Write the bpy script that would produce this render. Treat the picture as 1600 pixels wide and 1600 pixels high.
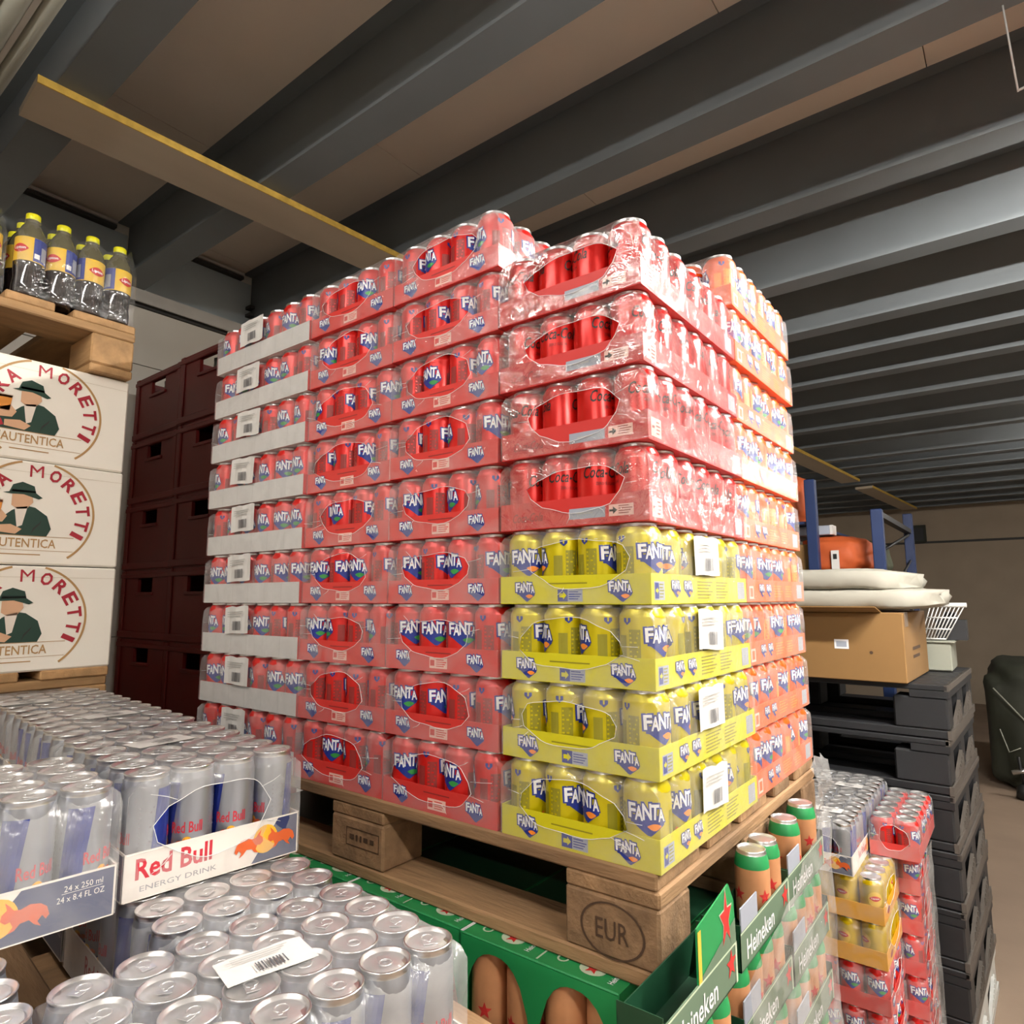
import bpy, bmesh, math, random
from mathutils import Vector, Matrix
random.seed(7)
S = bpy.context.scene
for o in list(bpy.data.objects): bpy.data.objects.remove(o)
COL = S.collection
PI = math.pi
FZ = -1.274            # floor level; z = 0 is the deck of the big pallet
OZ = -FZ               # everything is lifted so that the floor lies at z = 0
# ------------------------------------------------------------------ camera
cam_d = bpy.data.cameras.new('camera'); cam = bpy.data.objects.new('camera', cam_d); COL.objects.link(cam)
cam_d.sensor_width = 36; cam_d.sensor_fit = 'HORIZONTAL'; cam_d.lens = 1027.3 / 1600 * 36; cam_d.clip_start = .02
yaw, pit, rol = math.radians(37.586), math.radians(7.418), math.radians(-.189)
fw = Vector((-math.sin(yaw)*math.cos(pit), math.cos(yaw)*math.cos(pit), math.sin(pit)))
rt = Vector((math.cos(yaw), math.sin(yaw), 0)); up = rt.cross(fw)
r2 = rt*math.cos(rol)+up*math.sin(rol); u2 = up*math.cos(rol)-rt*math.sin(rol)
cam.matrix_world = Matrix(((r2.x,u2.x,-fw.x,.4044),(r2.y,u2.y,-fw.y,-.8327),(r2.z,u2.z,-fw.z,.3586+OZ),(0,0,0,1)))
S.camera = cam
# ------------------------------------------------------------------ world, exposure
W = bpy.data.worlds.new('world'); S.world = W; W.use_nodes = True
W.node_tree.nodes['Background'].inputs[0].default_value = (.5,.52,.55,1)
W.node_tree.nodes['Background'].inputs[1].default_value = .05
S.view_settings.view_transform = 'Standard'; S.view_settings.look = 'None'
S.view_settings.exposure = 0.0; S.view_settings.gamma = 1; S.view_settings.use_curve_mapping = False
LAMPS = [  # x0, x1, y, z, axis, watts-like emission strength, label, wire
    (.57, 1.77, .98, 1.50, 'x', 1050, 'white hanging tube lamp to the right of the soda pallet', True),
    (-1.15, .05, -1.05, 1.50, 'x', 75, 'white tube lamp under the beams above the energy drink cans', False),
    (-.2, 1.0, -2.6, 1.5, 'x', 130, 'white tube lamp behind the viewer under the beams', False),
    (1.3, 2.5, -1.15, 1.5, 'x', 440, 'white tube lamp under the beams at the right of the aisle', False),
    (1.3, 2.5, 5.6, 1.5, 'x', 450, 'added white tube lamp, out of view, lighting the back wall', False),  # added out of view to brighten the back wall
]
# ------------------------------------------------------------------ materials
def lin(c):
    return tuple(x/12.92 if x <= .04045 else ((x+.055)/1.055)**2.4 for x in c)
def hexc(h): return lin([int(h[i:i+2],16)/255 for i in (0,2,4)])
M = {}
def mat(name, col, rough=.5, metal=0, var=0, vscale=8, bump=0, bscale=40, spec=.5, rand=0, stretch=(1,1,1), coat=0, detail=4):
    c = hexc(col) if isinstance(col, str) else col
    m = bpy.data.materials.new(name); m.use_nodes = True; nt = m.node_tree; N = nt.nodes; L = nt.links
    b = N['Principled BSDF']; b.inputs['Base Color'].default_value = (*c,1); b.inputs['Roughness'].default_value = rough
    b.inputs['Metallic'].default_value = metal; b.inputs['Specular IOR Level'].default_value = spec
    b.inputs['Coat Weight'].default_value = coat
    tc = N.new('ShaderNodeTexCoord'); mp = N.new('ShaderNodeMapping'); mp.inputs['Scale'].default_value = stretch
    L.new(tc.outputs['Object'], mp.inputs[0])
    if var:
        n = N.new('ShaderNodeTexNoise'); n.inputs['Scale'].default_value = vscale; n.inputs['Detail'].default_value = detail
        L.new(mp.outputs[0], n.inputs['Vector'])
        mr = N.new('ShaderNodeMapRange'); mr.inputs[1].default_value = .25; mr.inputs[2].default_value = .75
        mr.inputs[3].default_value = 1-var; mr.inputs[4].default_value = 1+var; L.new(n.outputs['Fac'], mr.inputs[0])
        out = mr.outputs[0]
        if rand:
            oi = N.new('ShaderNodeObjectInfo'); m2 = N.new('ShaderNodeMapRange')
            m2.inputs[3].default_value = 1-rand; m2.inputs[4].default_value = 1+rand; L.new(oi.outputs['Random'], m2.inputs[0])
            mu = N.new('ShaderNodeMath'); mu.operation = 'MULTIPLY'; L.new(out, mu.inputs[0]); L.new(m2.outputs[0], mu.inputs[1]); out = mu.outputs[0]
        vm = N.new('ShaderNodeVectorMath'); vm.operation = 'SCALE'; vm.inputs[0].default_value = c; L.new(out, vm.inputs['Scale'])
        L.new(vm.outputs[0], b.inputs['Base Color'])
    if bump:
        n = N.new('ShaderNodeTexNoise'); n.inputs['Scale'].default_value = bscale; n.inputs['Detail'].default_value = 5
        L.new(mp.outputs[0], n.inputs['Vector']); bp = N.new('ShaderNodeBump'); bp.inputs['Strength'].default_value = bump
        bp.inputs['Distance'].default_value = .004
        L.new(n.outputs['Fac'], bp.inputs['Height']); L.new(bp.outputs[0], b.inputs['Normal'])
    M[name] = m; return m
def film_mat(name, milk, milk_var, gloss=.05, rough=.16, tint=(1,1,1), scale=14, bump=.5, bscale=35):
    m = bpy.data.materials.new(name); m.use_nodes = True; nt = m.node_tree; N = nt.nodes; L = nt.links; N.clear()
    out = N.new('ShaderNodeOutputMaterial'); tr = N.new('ShaderNodeBsdfTransparent'); df = N.new('ShaderNodeBsdfDiffuse')
    df.inputs[0].default_value = (*[.75*t for t in tint],1); gl = N.new('ShaderNodeBsdfGlossy'); gl.inputs['Roughness'].default_value = rough
    gl.inputs[0].default_value = (.95,.95,.95,1)
    tc = N.new('ShaderNodeTexCoord'); oi = N.new('ShaderNodeObjectInfo'); ad = N.new('ShaderNodeVectorMath')
    ml = N.new('ShaderNodeMath'); ml.operation = 'MULTIPLY'; ml.inputs[1].default_value = 37.; L.new(oi.outputs['Random'], ml.inputs[0])
    L.new(tc.outputs['Object'], ad.inputs[0]); L.new(ml.outputs[0], ad.inputs[1])
    n = N.new('ShaderNodeTexNoise'); n.inputs['Scale'].default_value = scale; n.inputs['Detail'].default_value = 3; n.inputs['Distortion'].default_value = 1.2
    L.new(ad.outputs[0], n.inputs['Vector'])
    mr = N.new('ShaderNodeMapRange'); mr.inputs[1].default_value = .35; mr.inputs[2].default_value = .7
    mr.inputs[3].default_value = milk; mr.inputs[4].default_value = milk+milk_var; L.new(n.outputs['Fac'], mr.inputs[0])
    m1 = N.new('ShaderNodeMixShader'); L.new(mr.outputs[0], m1.inputs[0]); L.new(tr.outputs[0], m1.inputs[1]); L.new(df.outputs[0], m1.inputs[2])
    n2 = N.new('ShaderNodeTexNoise'); n2.inputs['Scale'].default_value = bscale; n2.inputs['Detail'].default_value = 4; n2.inputs['Distortion'].default_value = 2
    L.new(ad.outputs[0], n2.inputs['Vector'])
    bp = N.new('ShaderNodeBump'); bp.inputs['Strength'].default_value = bump; bp.inputs['Distance'].default_value = .006
    L.new(n2.outputs['Fac'], bp.inputs['Height']); L.new(bp.outputs[0], gl.inputs['Normal'])
    lw = N.new('ShaderNodeLayerWeight'); lw.inputs[0].default_value = .3; pw = N.new('ShaderNodeMath'); pw.operation = 'POWER'; pw.inputs[1].default_value = 3
    L.new(lw.outputs['Facing'], pw.inputs[0]); ma = N.new('ShaderNodeMath'); ma.operation = 'MULTIPLY_ADD'; ma.inputs[1].default_value = .4; ma.inputs[2].default_value = gloss
    L.new(pw.outputs[0], ma.inputs[0])
    m2 = N.new('ShaderNodeMixShader'); L.new(ma.outputs[0], m2.inputs[0]); L.new(m1.outputs[0], m2.inputs[1]); L.new(gl.outputs[0], m2.inputs[2])
    L.new(m2.outputs[0], out.inputs[0]); M[name] = m; return m
def emis(name, col, st):
    m = bpy.data.materials.new(name); m.use_nodes = True; b = m.node_tree.nodes['Principled BSDF']
    b.inputs['Base Color'].default_value = (.9,.9,.9,1); b.inputs['Emission Color'].default_value = (*col,1); b.inputs['Emission Strength'].default_value = st
    M[name] = m; return m
film_mat('film', .06, .14)
film_mat('film_clear', .03, .14, gloss=.16, rough=.09, bump=1.0, bscale=24)
film_mat('film_bottle', .01, .08, gloss=.05)
film_mat('film_milky', .07, .14)
film_mat('film_rb', .13, .14, gloss=.05)
film_mat('wrap', .08, .28, gloss=.1, scale=9, bump=1)
mat('film_rim', (.85,.85,.85), .25)
mat('alu', (.72,.72,.73), .3, 1); mat('alu_lid', (.74,.73,.73), .34, 1, bump=.05, bscale=90)
mat('can_red', 'cc1e19', .32, .25); mat('tray_red', 'c9322c', .5, var=.05)
mat('can_yellow', 'c6b600', .3, .35); mat('tray_yellow', 'c8c00c', .5, var=.04)
mat('can_orange', 'e85c0c', .32, .25); mat('tray_orange', 'e2622a', .5, var=.05)
mat('can_coke', 'c4160f', .28, .3); mat('tray_coke', 'c22a26', .5, var=.05)
mat('can_tea', 'c8a800', .3, .4); mat('tray_tea', 'e0a010', .5)
mat('tray_white', 'c9c8c6', .65, var=.05, vscale=5, stretch=(6,1,1)); mat('tray_grey', '7d7f80', .6)
mat('ink_blue', '1c2f86', .4); mat('ink_white', 'e8e8ea', .45); mat('ink_black', '120c0c', .4)
mat('ink_green', '2f8a3e', .45); mat('ink_orange', 'f08a28', .45); mat('ink_grey', 'a9a9a6', .5); mat('ink_dim', '8d2b28', .5)
mat('ink_olive', '8b8412', .5); mat('paper', 'd2d0cd', .6); mat('barcode', '55555a', .6); mat('ink_pink', 'e7b9ac', .5); mat('ink_lav', '9aa0ad', .5)
mat('rb_silver', 'a4a7b0', .3, .75); mat('rb_blue', '26378f', .3, .4); mat('rb_red', 'c52a3a', .4); mat('rb_navy', '2c3663', .45)
mat('rb_white', 'ece4dc', .5); mat('rb_sun', 'f3b62c', .45); mat('rb_bull', 'd8602c', .45); mat('rb_grey', '8b8a90', .5)
mat('wood', '87694a', .8, var=.5, vscale=16, bump=.7, bscale=70, rand=.28, detail=9, stretch=(.25,1.6,1.6))
mat('wood_block', '84674a', .85, var=.4, vscale=26, bump=.7, bscale=90, rand=.2, detail=9)
mat('wood_pale', 'a8845a', .75, var=.35, vscale=16, bump=.5, bscale=70, rand=.15, detail=8, stretch=(.25,1.6,1.6))
mat('stamp', '4a3524', .8)
mat('plank', 'b8aa96', .7, var=.1, vscale=6, stretch=(1,.15,1), bump=.1); mat('plank_edge', 'c9a64a', .7, var=.25, vscale=30)
mat('ceil', 'dcd0c2', .85, var=.04, vscale=3, bump=.08, bscale=90); mat('beam', '6a7074', .5, var=.12, vscale=2.5, bump=.04)
mat('infill', 'a3aeb4', .7, var=.05); mat('rail', 'b9b6b0', .5, var=.1); mat('seal', '3b3a38', .7)
mat('wall_white', 'cfcac0', .8, var=.03, vscale=3); mat('wall_brown', 'a0917f', .85, var=.06, vscale=3, bump=.1)
mat('concrete', '8a7766', .85, var=.12, vscale=2.5, bump=.15, bscale=25, detail=8)
mat('carton', 'f3eee2', .55, var=.02); mat('carton_in', 'c8bca6', .7)
mat('mor_red', 'a82434', .55); mat('mor_gold', 'b48d5a', .55); mat('mor_green', '1f3f34', .55); mat('mor_skin', 'd9ad8a', .6); mat('mor_beer', 'dc8f3a', .5); mat('mor_shirt', 'e8ddd0', .6); mat('mor_dark', '2b2a28', .6)
mat('crate', '66100c', .45, var=.1, rand=.08); mat('crate_in', '2a0605', .6); mat('glass', '6d7068', .15, 0, spec=.8)
mat('pet', '221a18', .08, 0, spec=.8, coat=.5); mat('cap_y', 'dcd81c', .4); mat('lab_y', 'e0b840', .45); mat('lab_b', '2a3c8a', .4); mat('pet_clear', '5f5b48', .1, 0, spec=.8)
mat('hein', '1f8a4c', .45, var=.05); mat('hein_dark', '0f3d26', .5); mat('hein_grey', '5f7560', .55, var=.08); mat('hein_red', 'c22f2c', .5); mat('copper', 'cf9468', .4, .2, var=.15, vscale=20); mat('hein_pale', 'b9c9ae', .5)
mat('plastic', '1c1d20', .55, var=.15, rand=.1, bump=.08); mat('plastic_tan', '4f4943', .6, var=.15); mat('plastic_white', 'b9bab6', .5)
mat('card', '876539', .75, var=.05, vscale=5); mat('card_in', '6a4d30', .8); mat('tape', '7a6a5c', .4)
mat('cloth', '9e9b90', .8, var=.04, bump=.15, bscale=22); mat('rack', '1b2f5a', .45, var=.08); mat('bag_o', 'bb5526', .65, var=.12, bump=.4, bscale=14); mat('bag_g', '4a4f3a', .8, var=.15, bump=.3, bscale=14)
mat('wire', 'c4c4c2', .35); mat('greybox', '8a8c80', .6); mat('tarp', '282b20', .7, var=.2, bump=.6, bscale=9); mat('black', '111112', .5); mat('pipe', '8f9086', .5, var=.1)
mat('lamp_body', 'd5d5d2', .4); mat('brass', 'b08a50', .4, .6)
# ------------------------------------------------------------------ mesh building
class MB:
    def __init__(s): s.v = []; s.f = []; s.m = []; s.mats = []; s.sm = []
    def mi(s, name):
        if name not in s.mats: s.mats.append(name)
        return s.mats.index(name)
    def add(s, vs, fs, m, smooth=False):
        o = len(s.v); s.v += [tuple(p) for p in vs]; k = s.mi(m)
        for f in fs: s.f.append([i+o for i in f]); s.m.append(k); s.sm.append(smooth)
    def box(s, x0, x1, y0, y1, z0, z1, m, bev=0):
        if bev:
            b = bev; vs = []; fs = []
            bm = bmesh.new(); bmesh.ops.create_cube(bm, size=1)
            for v in bm.verts: v.co = Vector(((x0+x1)/2+v.co.x*(x1-x0), (y0+y1)/2+v.co.y*(y1-y0), (z0+z1)/2+v.co.z*(z1-z0)))
            bmesh.ops.bevel(bm, geom=bm.edges[:], offset=b, segments=1, affect='EDGES')
            bm.verts.index_update()
            s.add([v.co[:] for v in bm.verts], [[v.index for v in f.verts] for f in bm.faces], m); bm.free(); return
        s.add([(x0,y0,z0),(x1,y0,z0),(x1,y1,z0),(x0,y1,z0),(x0,y0,z1),(x1,y0,z1),(x1,y1,z1),(x0,y1,z1)],
              [(0,3,2,1),(4,5,6,7),(0,1,5,4),(1,2,6,5),(2,3,7,6),(3,0,4,7)], m)
    def obox(s, c, ax, ay, az, m):   # oriented box: centre and half-axis vectors
        c, ax, ay, az = map(Vector, (c,ax,ay,az)); vs = [c+ax*i+ay*j+az*k for k in (-1,1) for j in (-1,1) for i in (-1,1)]
        s.add(vs, [(0,2,3,1),(4,5,7,6),(0,1,5,4),(1,3,7,5),(3,2,6,7),(2,0,4,6)], m)
    def lathe(s, prof, seg, cx=0, cy=0):   # prof: list of (r, z, material of the band below this point)
        base = len(s.v); n = len(prof)
        for r, z, _ in prof:
            for k in range(seg):
                a = 2*PI*k/seg; s.v.append((cx+r*math.cos(a), cy+r*math.sin(a), z))
        for i in range(1, n):
            k0 = s.mi(prof[i][2])
            for k in range(seg):
                k2 = (k+1) % seg
                s.f.append([base+(i-1)*seg+k, base+(i-1)*seg+k2, base+i*seg+k2, base+i*seg+k]); s.m.append(k0); s.sm.append(True)
        for i, m, rev in ((0, prof[0][2], True), (n-1, prof[-1][2], False)):
            loop = [base+i*seg+k for k in range(seg)]
            s.f.append(loop[::-1] if rev else loop); s.m.append(s.mi(m)); s.sm.append(False)
    def tube(s, pts, r, m, seg=6, closed=False):
        pts = [Vector(p) for p in pts]; n = len(pts); base = len(s.v); k0 = s.mi(m)
        for i, p in enumerate(pts):
            a = pts[(i-1) % n] if closed or i > 0 else p; b = pts[(i+1) % n] if closed or i < n-1 else p
            t = (b-a).normalized(); q = Vector((0,0,1)) if abs(t.z) < .9 else Vector((1,0,0))
            u = t.cross(q).normalized(); w = t.cross(u)
            for k in range(seg):
                an = 2*PI*k/seg; s.v.append(tuple(p+u*r*math.cos(an)+w*r*math.sin(an)))
        for i in range(n if closed else n-1):
            i2 = (i+1) % n
            for k in range(seg):
                k2 = (k+1) % seg
                s.f.append([base+i*seg+k, base+i2*seg+k, base+i2*seg+k2, base+i*seg+k2]); s.m.append(k0); s.sm.append(True)
        if not closed:
            s.f.append([base+k for k in range(seg)]); s.m.append(k0); s.sm.append(False)
            s.f.append([base+(n-1)*seg+k for k in range(seg)][::-1]); s.m.append(k0); s.sm.append(False)
    def mesh(s, name):
        me = bpy.data.meshes.new(name); me.from_pydata(s.v, [], s.f)
        for m in s.mats: me.materials.append(M[m])
        me.polygons.foreach_set('material_index', s.m); me.polygons.foreach_set('use_smooth', s.sm); me.update(); return me
def plane(o, ux, uy):
    o, ux, uy = Vector(o), Vector(ux), Vector(uy); return lambda x, y: o+ux*x+uy*y
def cyl(r, z0, th, tilt=0):
    def f(x, y):
        a = th+x/r; return (r*math.cos(a), r*math.sin(a), z0+y)
    return f
_txt = {}
def text2d(t, offset=0., shear=0.):
    k = (t, offset, shear)
    if k not in _txt:
        cu = bpy.data.curves.new('text', 'FONT'); cu.body = t; cu.size = 1; cu.offset = offset; cu.shear = shear; cu.resolution_u = 2
        ob = bpy.data.objects.new('text', cu); COL.objects.link(ob)
        dg = bpy.context.evaluated_depsgraph_get(); ev = ob.evaluated_get(dg); me = ev.to_mesh()
        v = [(p.co.x, p.co.y) for p in me.vertices]; f = [list(p.vertices) for p in me.polygons]
        fl = []
        for q in f:   # keep every face turned the same way
            A = sum(v[q[i]][0]*v[q[(i+1)%len(q)]][1]-v[q[(i+1)%len(q)]][0]*v[q[i]][1] for i in range(len(q)))
            fl.append(q if A > 0 else q[::-1])
        ev.to_mesh_clear(); bpy.data.objects.remove(ob); bpy.data.curves.remove(cu)
        xs = [p[0] for p in v] or [0]; ys = [p[1] for p in v] or [0]
        _txt[k] = (v, fl, min(xs), max(xs), min(ys), max(ys))
    return _txt[k]
def put_text(mb, mp, t, cx, cy, h, m, w=None, offset=0., shear=0., rot=0., ref=None):
    v, f, a, b, c, d = text2d(t, offset, shear)
    _, _, a0, b0, c0, d0 = text2d(ref if ref else t, 0, shear)
    sy = h/(d0-c0); sx = w/(b0-a0) if w else sy
    if not ref: pass
    ca, sa = math.cos(rot), math.sin(rot)
    out = []
    for x, y in v:
        X = (x-(a0+b0)/2)*sx; Y = (y-(c0+d0)/2)*sy; out.append(mp(cx+X*ca-Y*sa, cy+X*sa+Y*ca))
    mb.add(out, f, m)
def poly(mb, mp, pts, m): mb.add([mp(x,y) for x,y in pts], [list(range(len(pts)))], m)
def rect(mb, mp, x0, x1, y0, y1, m, n=1):
    for i in range(n):
        a = x0+(x1-x0)*i/n; b = x0+(x1-x0)*(i+1)/n; poly(mb, mp, [(a,y0),(b,y0),(b,y1),(a,y1)], m)
def strip(mb, mp, xs, top, bot, m):
    for a, b in zip(xs[:-1], xs[1:]): poly(mb, mp, [(a,bot(a)),(b,bot(b)),(b,top(b)),(a,top(a))], m)
def disc(mb, mp, cx, cy, r, m, n=20, ry=None):
    poly(mb, mp, [(cx+r*math.cos(2*PI*k/n), cy+(ry or r)*math.sin(2*PI*k/n)) for k in range(n)], m)
def ring(mb, mp, cx, cy, r, w, m, a0=0, a1=2*PI, n=40, ky=1):
    for k in range(n):
        a, b = a0+(a1-a0)*k/n, a0+(a1-a0)*(k+1)/n
        poly(mb, mp, [(cx+r*math.cos(a), cy+ky*r*math.sin(a)), (cx+(r+w)*math.cos(a), cy+ky*(r+w)*math.sin(a)), (cx+(r+w)*math.cos(b), cy+ky*(r+w)*math.sin(b)), (cx+r*math.cos(b), cy+ky*r*math.sin(b))], m)
def star(mb, mp, cx, cy, r, m, rot=0, k=.42, sx=1):
    poly(mb, mp, [(cx+sx*(r if i%2==0 else r*k)*math.cos(PI/2+rot+i*PI/5), cy+(r if i%2==0 else r*k)*math.sin(PI/2+rot+i*PI/5)) for i in range(10)], m)
def lift(mp, e):    # the same map moved outward by e (for print over print)
    def f(x, y):
        p = Vector(mp(x,y)); q = Vector(mp(x+1e-4,y)); r = Vector(mp(x,y+1e-4)); n = (q-p).cross(r-p).normalized(); return p+n*e
    return f
# ------------------------------------------------------------------ objects
def link(o, parent=None):
    COL.objects.link(o)
    if parent: o.parent = parent
    return o
def obj(name, me, parent=None, loc=(0,0,0), rz=0, rot=None):
    if isinstance(me, MB): me = me.mesh(name)
    o = bpy.data.objects.new(name, me); link(o, parent)
    o.location = (loc[0], loc[1], loc[2]+(0 if parent else OZ)); o.rotation_euler = rot if rot else (0,0,rz); return o
def tag(o, label, cat, group=None):
    o['label'] = label; o['category'] = cat
    if group: o['group'] = group
    return o
def empty(name, label, cat, loc, rz=0, group=None):
    o = bpy.data.objects.new(name, None); link(o); o.empty_display_size = .05
    o.location = (loc[0], loc[1], loc[2]+OZ); o.rotation_euler = (0,0,rz); return tag(o, label, cat, group)
def struct(o): o['kind'] = 'structure'; return o
ORD = ['bottom','second','third','fourth','fifth','sixth','seventh','eighth','ninth']
# ================================================================== SETTING
ZB = 1.728; ZC = 2.03; XL = -2.65; XR = 3.6; YB = 11.7; YF = -4.2
b = MB(); b.box(XL-.2, XR+.2, YF-.2, YB+.2, FZ-.1, FZ, 'concrete'); struct(obj('floor', b))
b = MB(); b.box(XL-.2, XR+.2, YF-.2, YB+.2, ZC+.012, ZC+.1, 'ceil'); ceiling = struct(obj('ceiling', b))
# steel I-beams along x
BY = [-3.87, -3.27, -2.67, -2.07, -1.47, -.89, -.31, .265, .865, 1.46, 2.07, 2.69, 3.15, 3.63, 4.26, 4.92, 5.575, 6.37, 6.85, 7.43, 8.1, 8.9, 9.6, 10.3, 11.0]
bb = MB(); Lb = XR-XL
bb.box(0, Lb, 0, .11, 0, .011, 'beam'); bb.box(0, Lb, .05, .06, .011, .289, 'beam'); bb.box(0, Lb, 0, .11, .289, .30, 'beam')
bme = bb.mesh('beam')
for y in BY: obj('beam', bme, ceiling, (XL, y, ZB))
# ceiling boards between the beams, seams between boards
for i in range(len(BY)-1):
    y0, y1 = BY[i]+.085, BY[i+1]+.03; sh = [.35,.8,.1,.55,.95][i%5]; x = XL
    cuts = [XL]+[XL+sh+1.2*k for k in range(7) if XL+sh+1.2*k < XR]+[XR]
    for a, c in zip(cuts[:-1], cuts[1:]):
        if c-a < .05: continue
        b = MB(); b.box(a+.0015, c-.0015, y0, y1, ZC-.012, ZC+.010, 'ceil'); obj('ceiling_board', b, ceiling)
# left wall: white boards below, rail, blue-grey infill between beam ends
b = MB(); b.box(XL-.15, XL-.02, YF, YB, FZ, ZC, 'wall_white'); wl = struct(obj('wall_left', b))
for y0, y1 in ((YF,-2.2),(-2.2,-1.0),(-1.0,.2),(.2,1.4),(1.4,2.6),(2.6,5),(5,YB)):
    for z0, z1 in ((FZ,.2),(.2,1.40),(1.40,1.665)):
        b = MB(); b.box(XL-.02, XL, y0+.002, y1-.002, z0+.002, z1-.002, 'wall_white'); obj('wall_board', b, wl)
b = MB(); b.box(XL-.01, XL+.05, YF, YB, 1.70, 1.728, 'rail'); b.box(XL-.01, XL+.012, YF, YB, 1.665, 1.70, 'seal'); b.box(XL+.04, XL+.05, YF, YB, 1.672, 1.70, 'rail'); obj('wall_rail', b, wl)
for i in range(len(BY)-1):
    b = MB(); b.box(XL-.02, XL+.004, BY[i]+.065, BY[i+1]+.045, 1.73, 1.975, 'infill'); obj('infill_panel', b, wl)
    b = MB(); b.box(XL-.02, XL+.03, BY[i]+.13, BY[i+1]-.01, 1.978, 1.992, 'seal'); b.box(XL-.02, XL+.035, BY[i]+.13, BY[i+1]-.01, 1.996, 2.008, 'rail'); obj('seal_strip', b, wl)
    b = MB()
    for z in (1.80, 1.84):
        b.box(XL, XL+.05, BY[i+1]+.02, BY[i+1]+.045, z-.008, z+.008, 'seal')
    obj('bolt', b, wl)
b = MB(); b.box(XL-.2, XR+.2, YB, YB+.15, FZ, ZC, 'wall_brown')
wbk = struct(obj('wall_back', b))
b = MB(); b.box(XL, XR, YB-.03, YB, 1.24, 1.728, 'wall_brown'); b.box(XL, XR, YB-.012, YB, 1.205, 1.24, 'seal'); obj('wall_band', b, wbk)
b = MB(); b.box(-1.0, -.75, YB-.12, YB-.03, 1.22, 1.5, 'tarp'); b.box(-.97,-.78,YB-.14,YB-.12,1.25,1.45,'plastic'); obj('wall_box', b, wbk)
b = MB(); b.box(XR, XR+.15, YF, YB, FZ, ZC, 'wall_white'); struct(obj('wall_right', b))
b = MB(); b.box(XL-.2, XR+.2, YF-.15, YF, FZ, ZC, 'wall_white'); struct(obj('wall_front', b))
# lamps
for k, (x0, x1, y, z, ax, st, lab, wire) in enumerate(LAMPS):
    r = empty('tube_lamp', lab, 'lamp', ((x0+x1)/2, y, z)); h = (x1-x0)/2
    b = MB(); hw_ = .075 if wire else .016; b.box(-h, h, -hw_, hw_, .03, .06, 'lamp_body', .004); obj('housing', b, r)
    emis('tube_%d' % k, (1,.95,.88), st)
    for dy in (-.022, .022):
        t = MB(); t.tube([(-h+.03, dy, .012), (h-.03, dy, .012)], .008, 'tube_%d' % k, 8); obj('tube', t, r)
    for sx in (-1, 1):
        b = MB(); b.box(sx*(h-.014)-.014, sx*(h-.014)+.014, -.033, .033, 0, .03, 'lamp_body'); obj('end_socket', b, r)
        top = ZB-z if not wire else ZC-z-.02
        b = MB(); xx = sx*(h-.015) if not (wire and sx < 0) else -h-.1
        b.tube([(sx*(h-.015) if not wire else sx*(h-.02), 0, .07), (xx, 0, top)], .0025, 'wire', 6); obj('hanger', b, r)
b = MB(); b.tube([(.49,.955,1.50),(.478,.92,1.70)], .0022, 'wire', 6); b.tube([(.49,.955,1.503),(.53,.962,1.512)], .003, 'wire', 6)
tag(obj('hanging_wire', b), 'thin pale hanging wire with a hook below the beams at top right', 'wire')
# plank screwed under the beams
def plank(x0, y0, x1, y1, w, z, t, lab):
    L = math.hypot(x1-x0, y1-y0); a = math.atan2(y1-y0, x1-x0)-PI/2
    r = empty('wooden_plank', lab, 'plank', (x0,y0,z), a, 'planks under the beams')
    p = MB(); p.box(-w/2, w/2-.004, 0, L, -t, 0, 'plank'); obj('board', p, r)
    p = MB(); p.box(w/2-.004, w/2, 0, L, -t, 0, 'plank_edge'); obj('edge_band', p, r)
plank(-1.625, -.345, -1.36, 4.0, .185, ZB-.001, .022, 'long pale wooden plank with a yellow edge under the ceiling beams above the bottles')
plank(-1.25, 5.3, -1.10, 7.7, .2, ZB-.001, .03, 'pale wooden plank under the dark beams just right of the orange cans')
plank(-1.06, 8.3, -.88, 11.0, .2, ZB-.001, .03, 'far small wooden plank end under the beams near the back wall')
# grey pipes along the first beam, top left
for k, (y, z, rr) in enumerate(((-.425,1.66,.016),(-.475,1.66,.022),(-.53,1.66,.018))):
    b = MB(); b.tube([(XL+.02,y,z),(-.1,y,z)], rr, 'pipe', 12)
    tag(obj('pipe', b), ['slim grey pipe running beside the dark first beam at top left','thick grey pipe, middle one of the three at top left','outermost grey pipe in the top left corner'][k], 'pipe', 'pipes under the ceiling')
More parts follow.
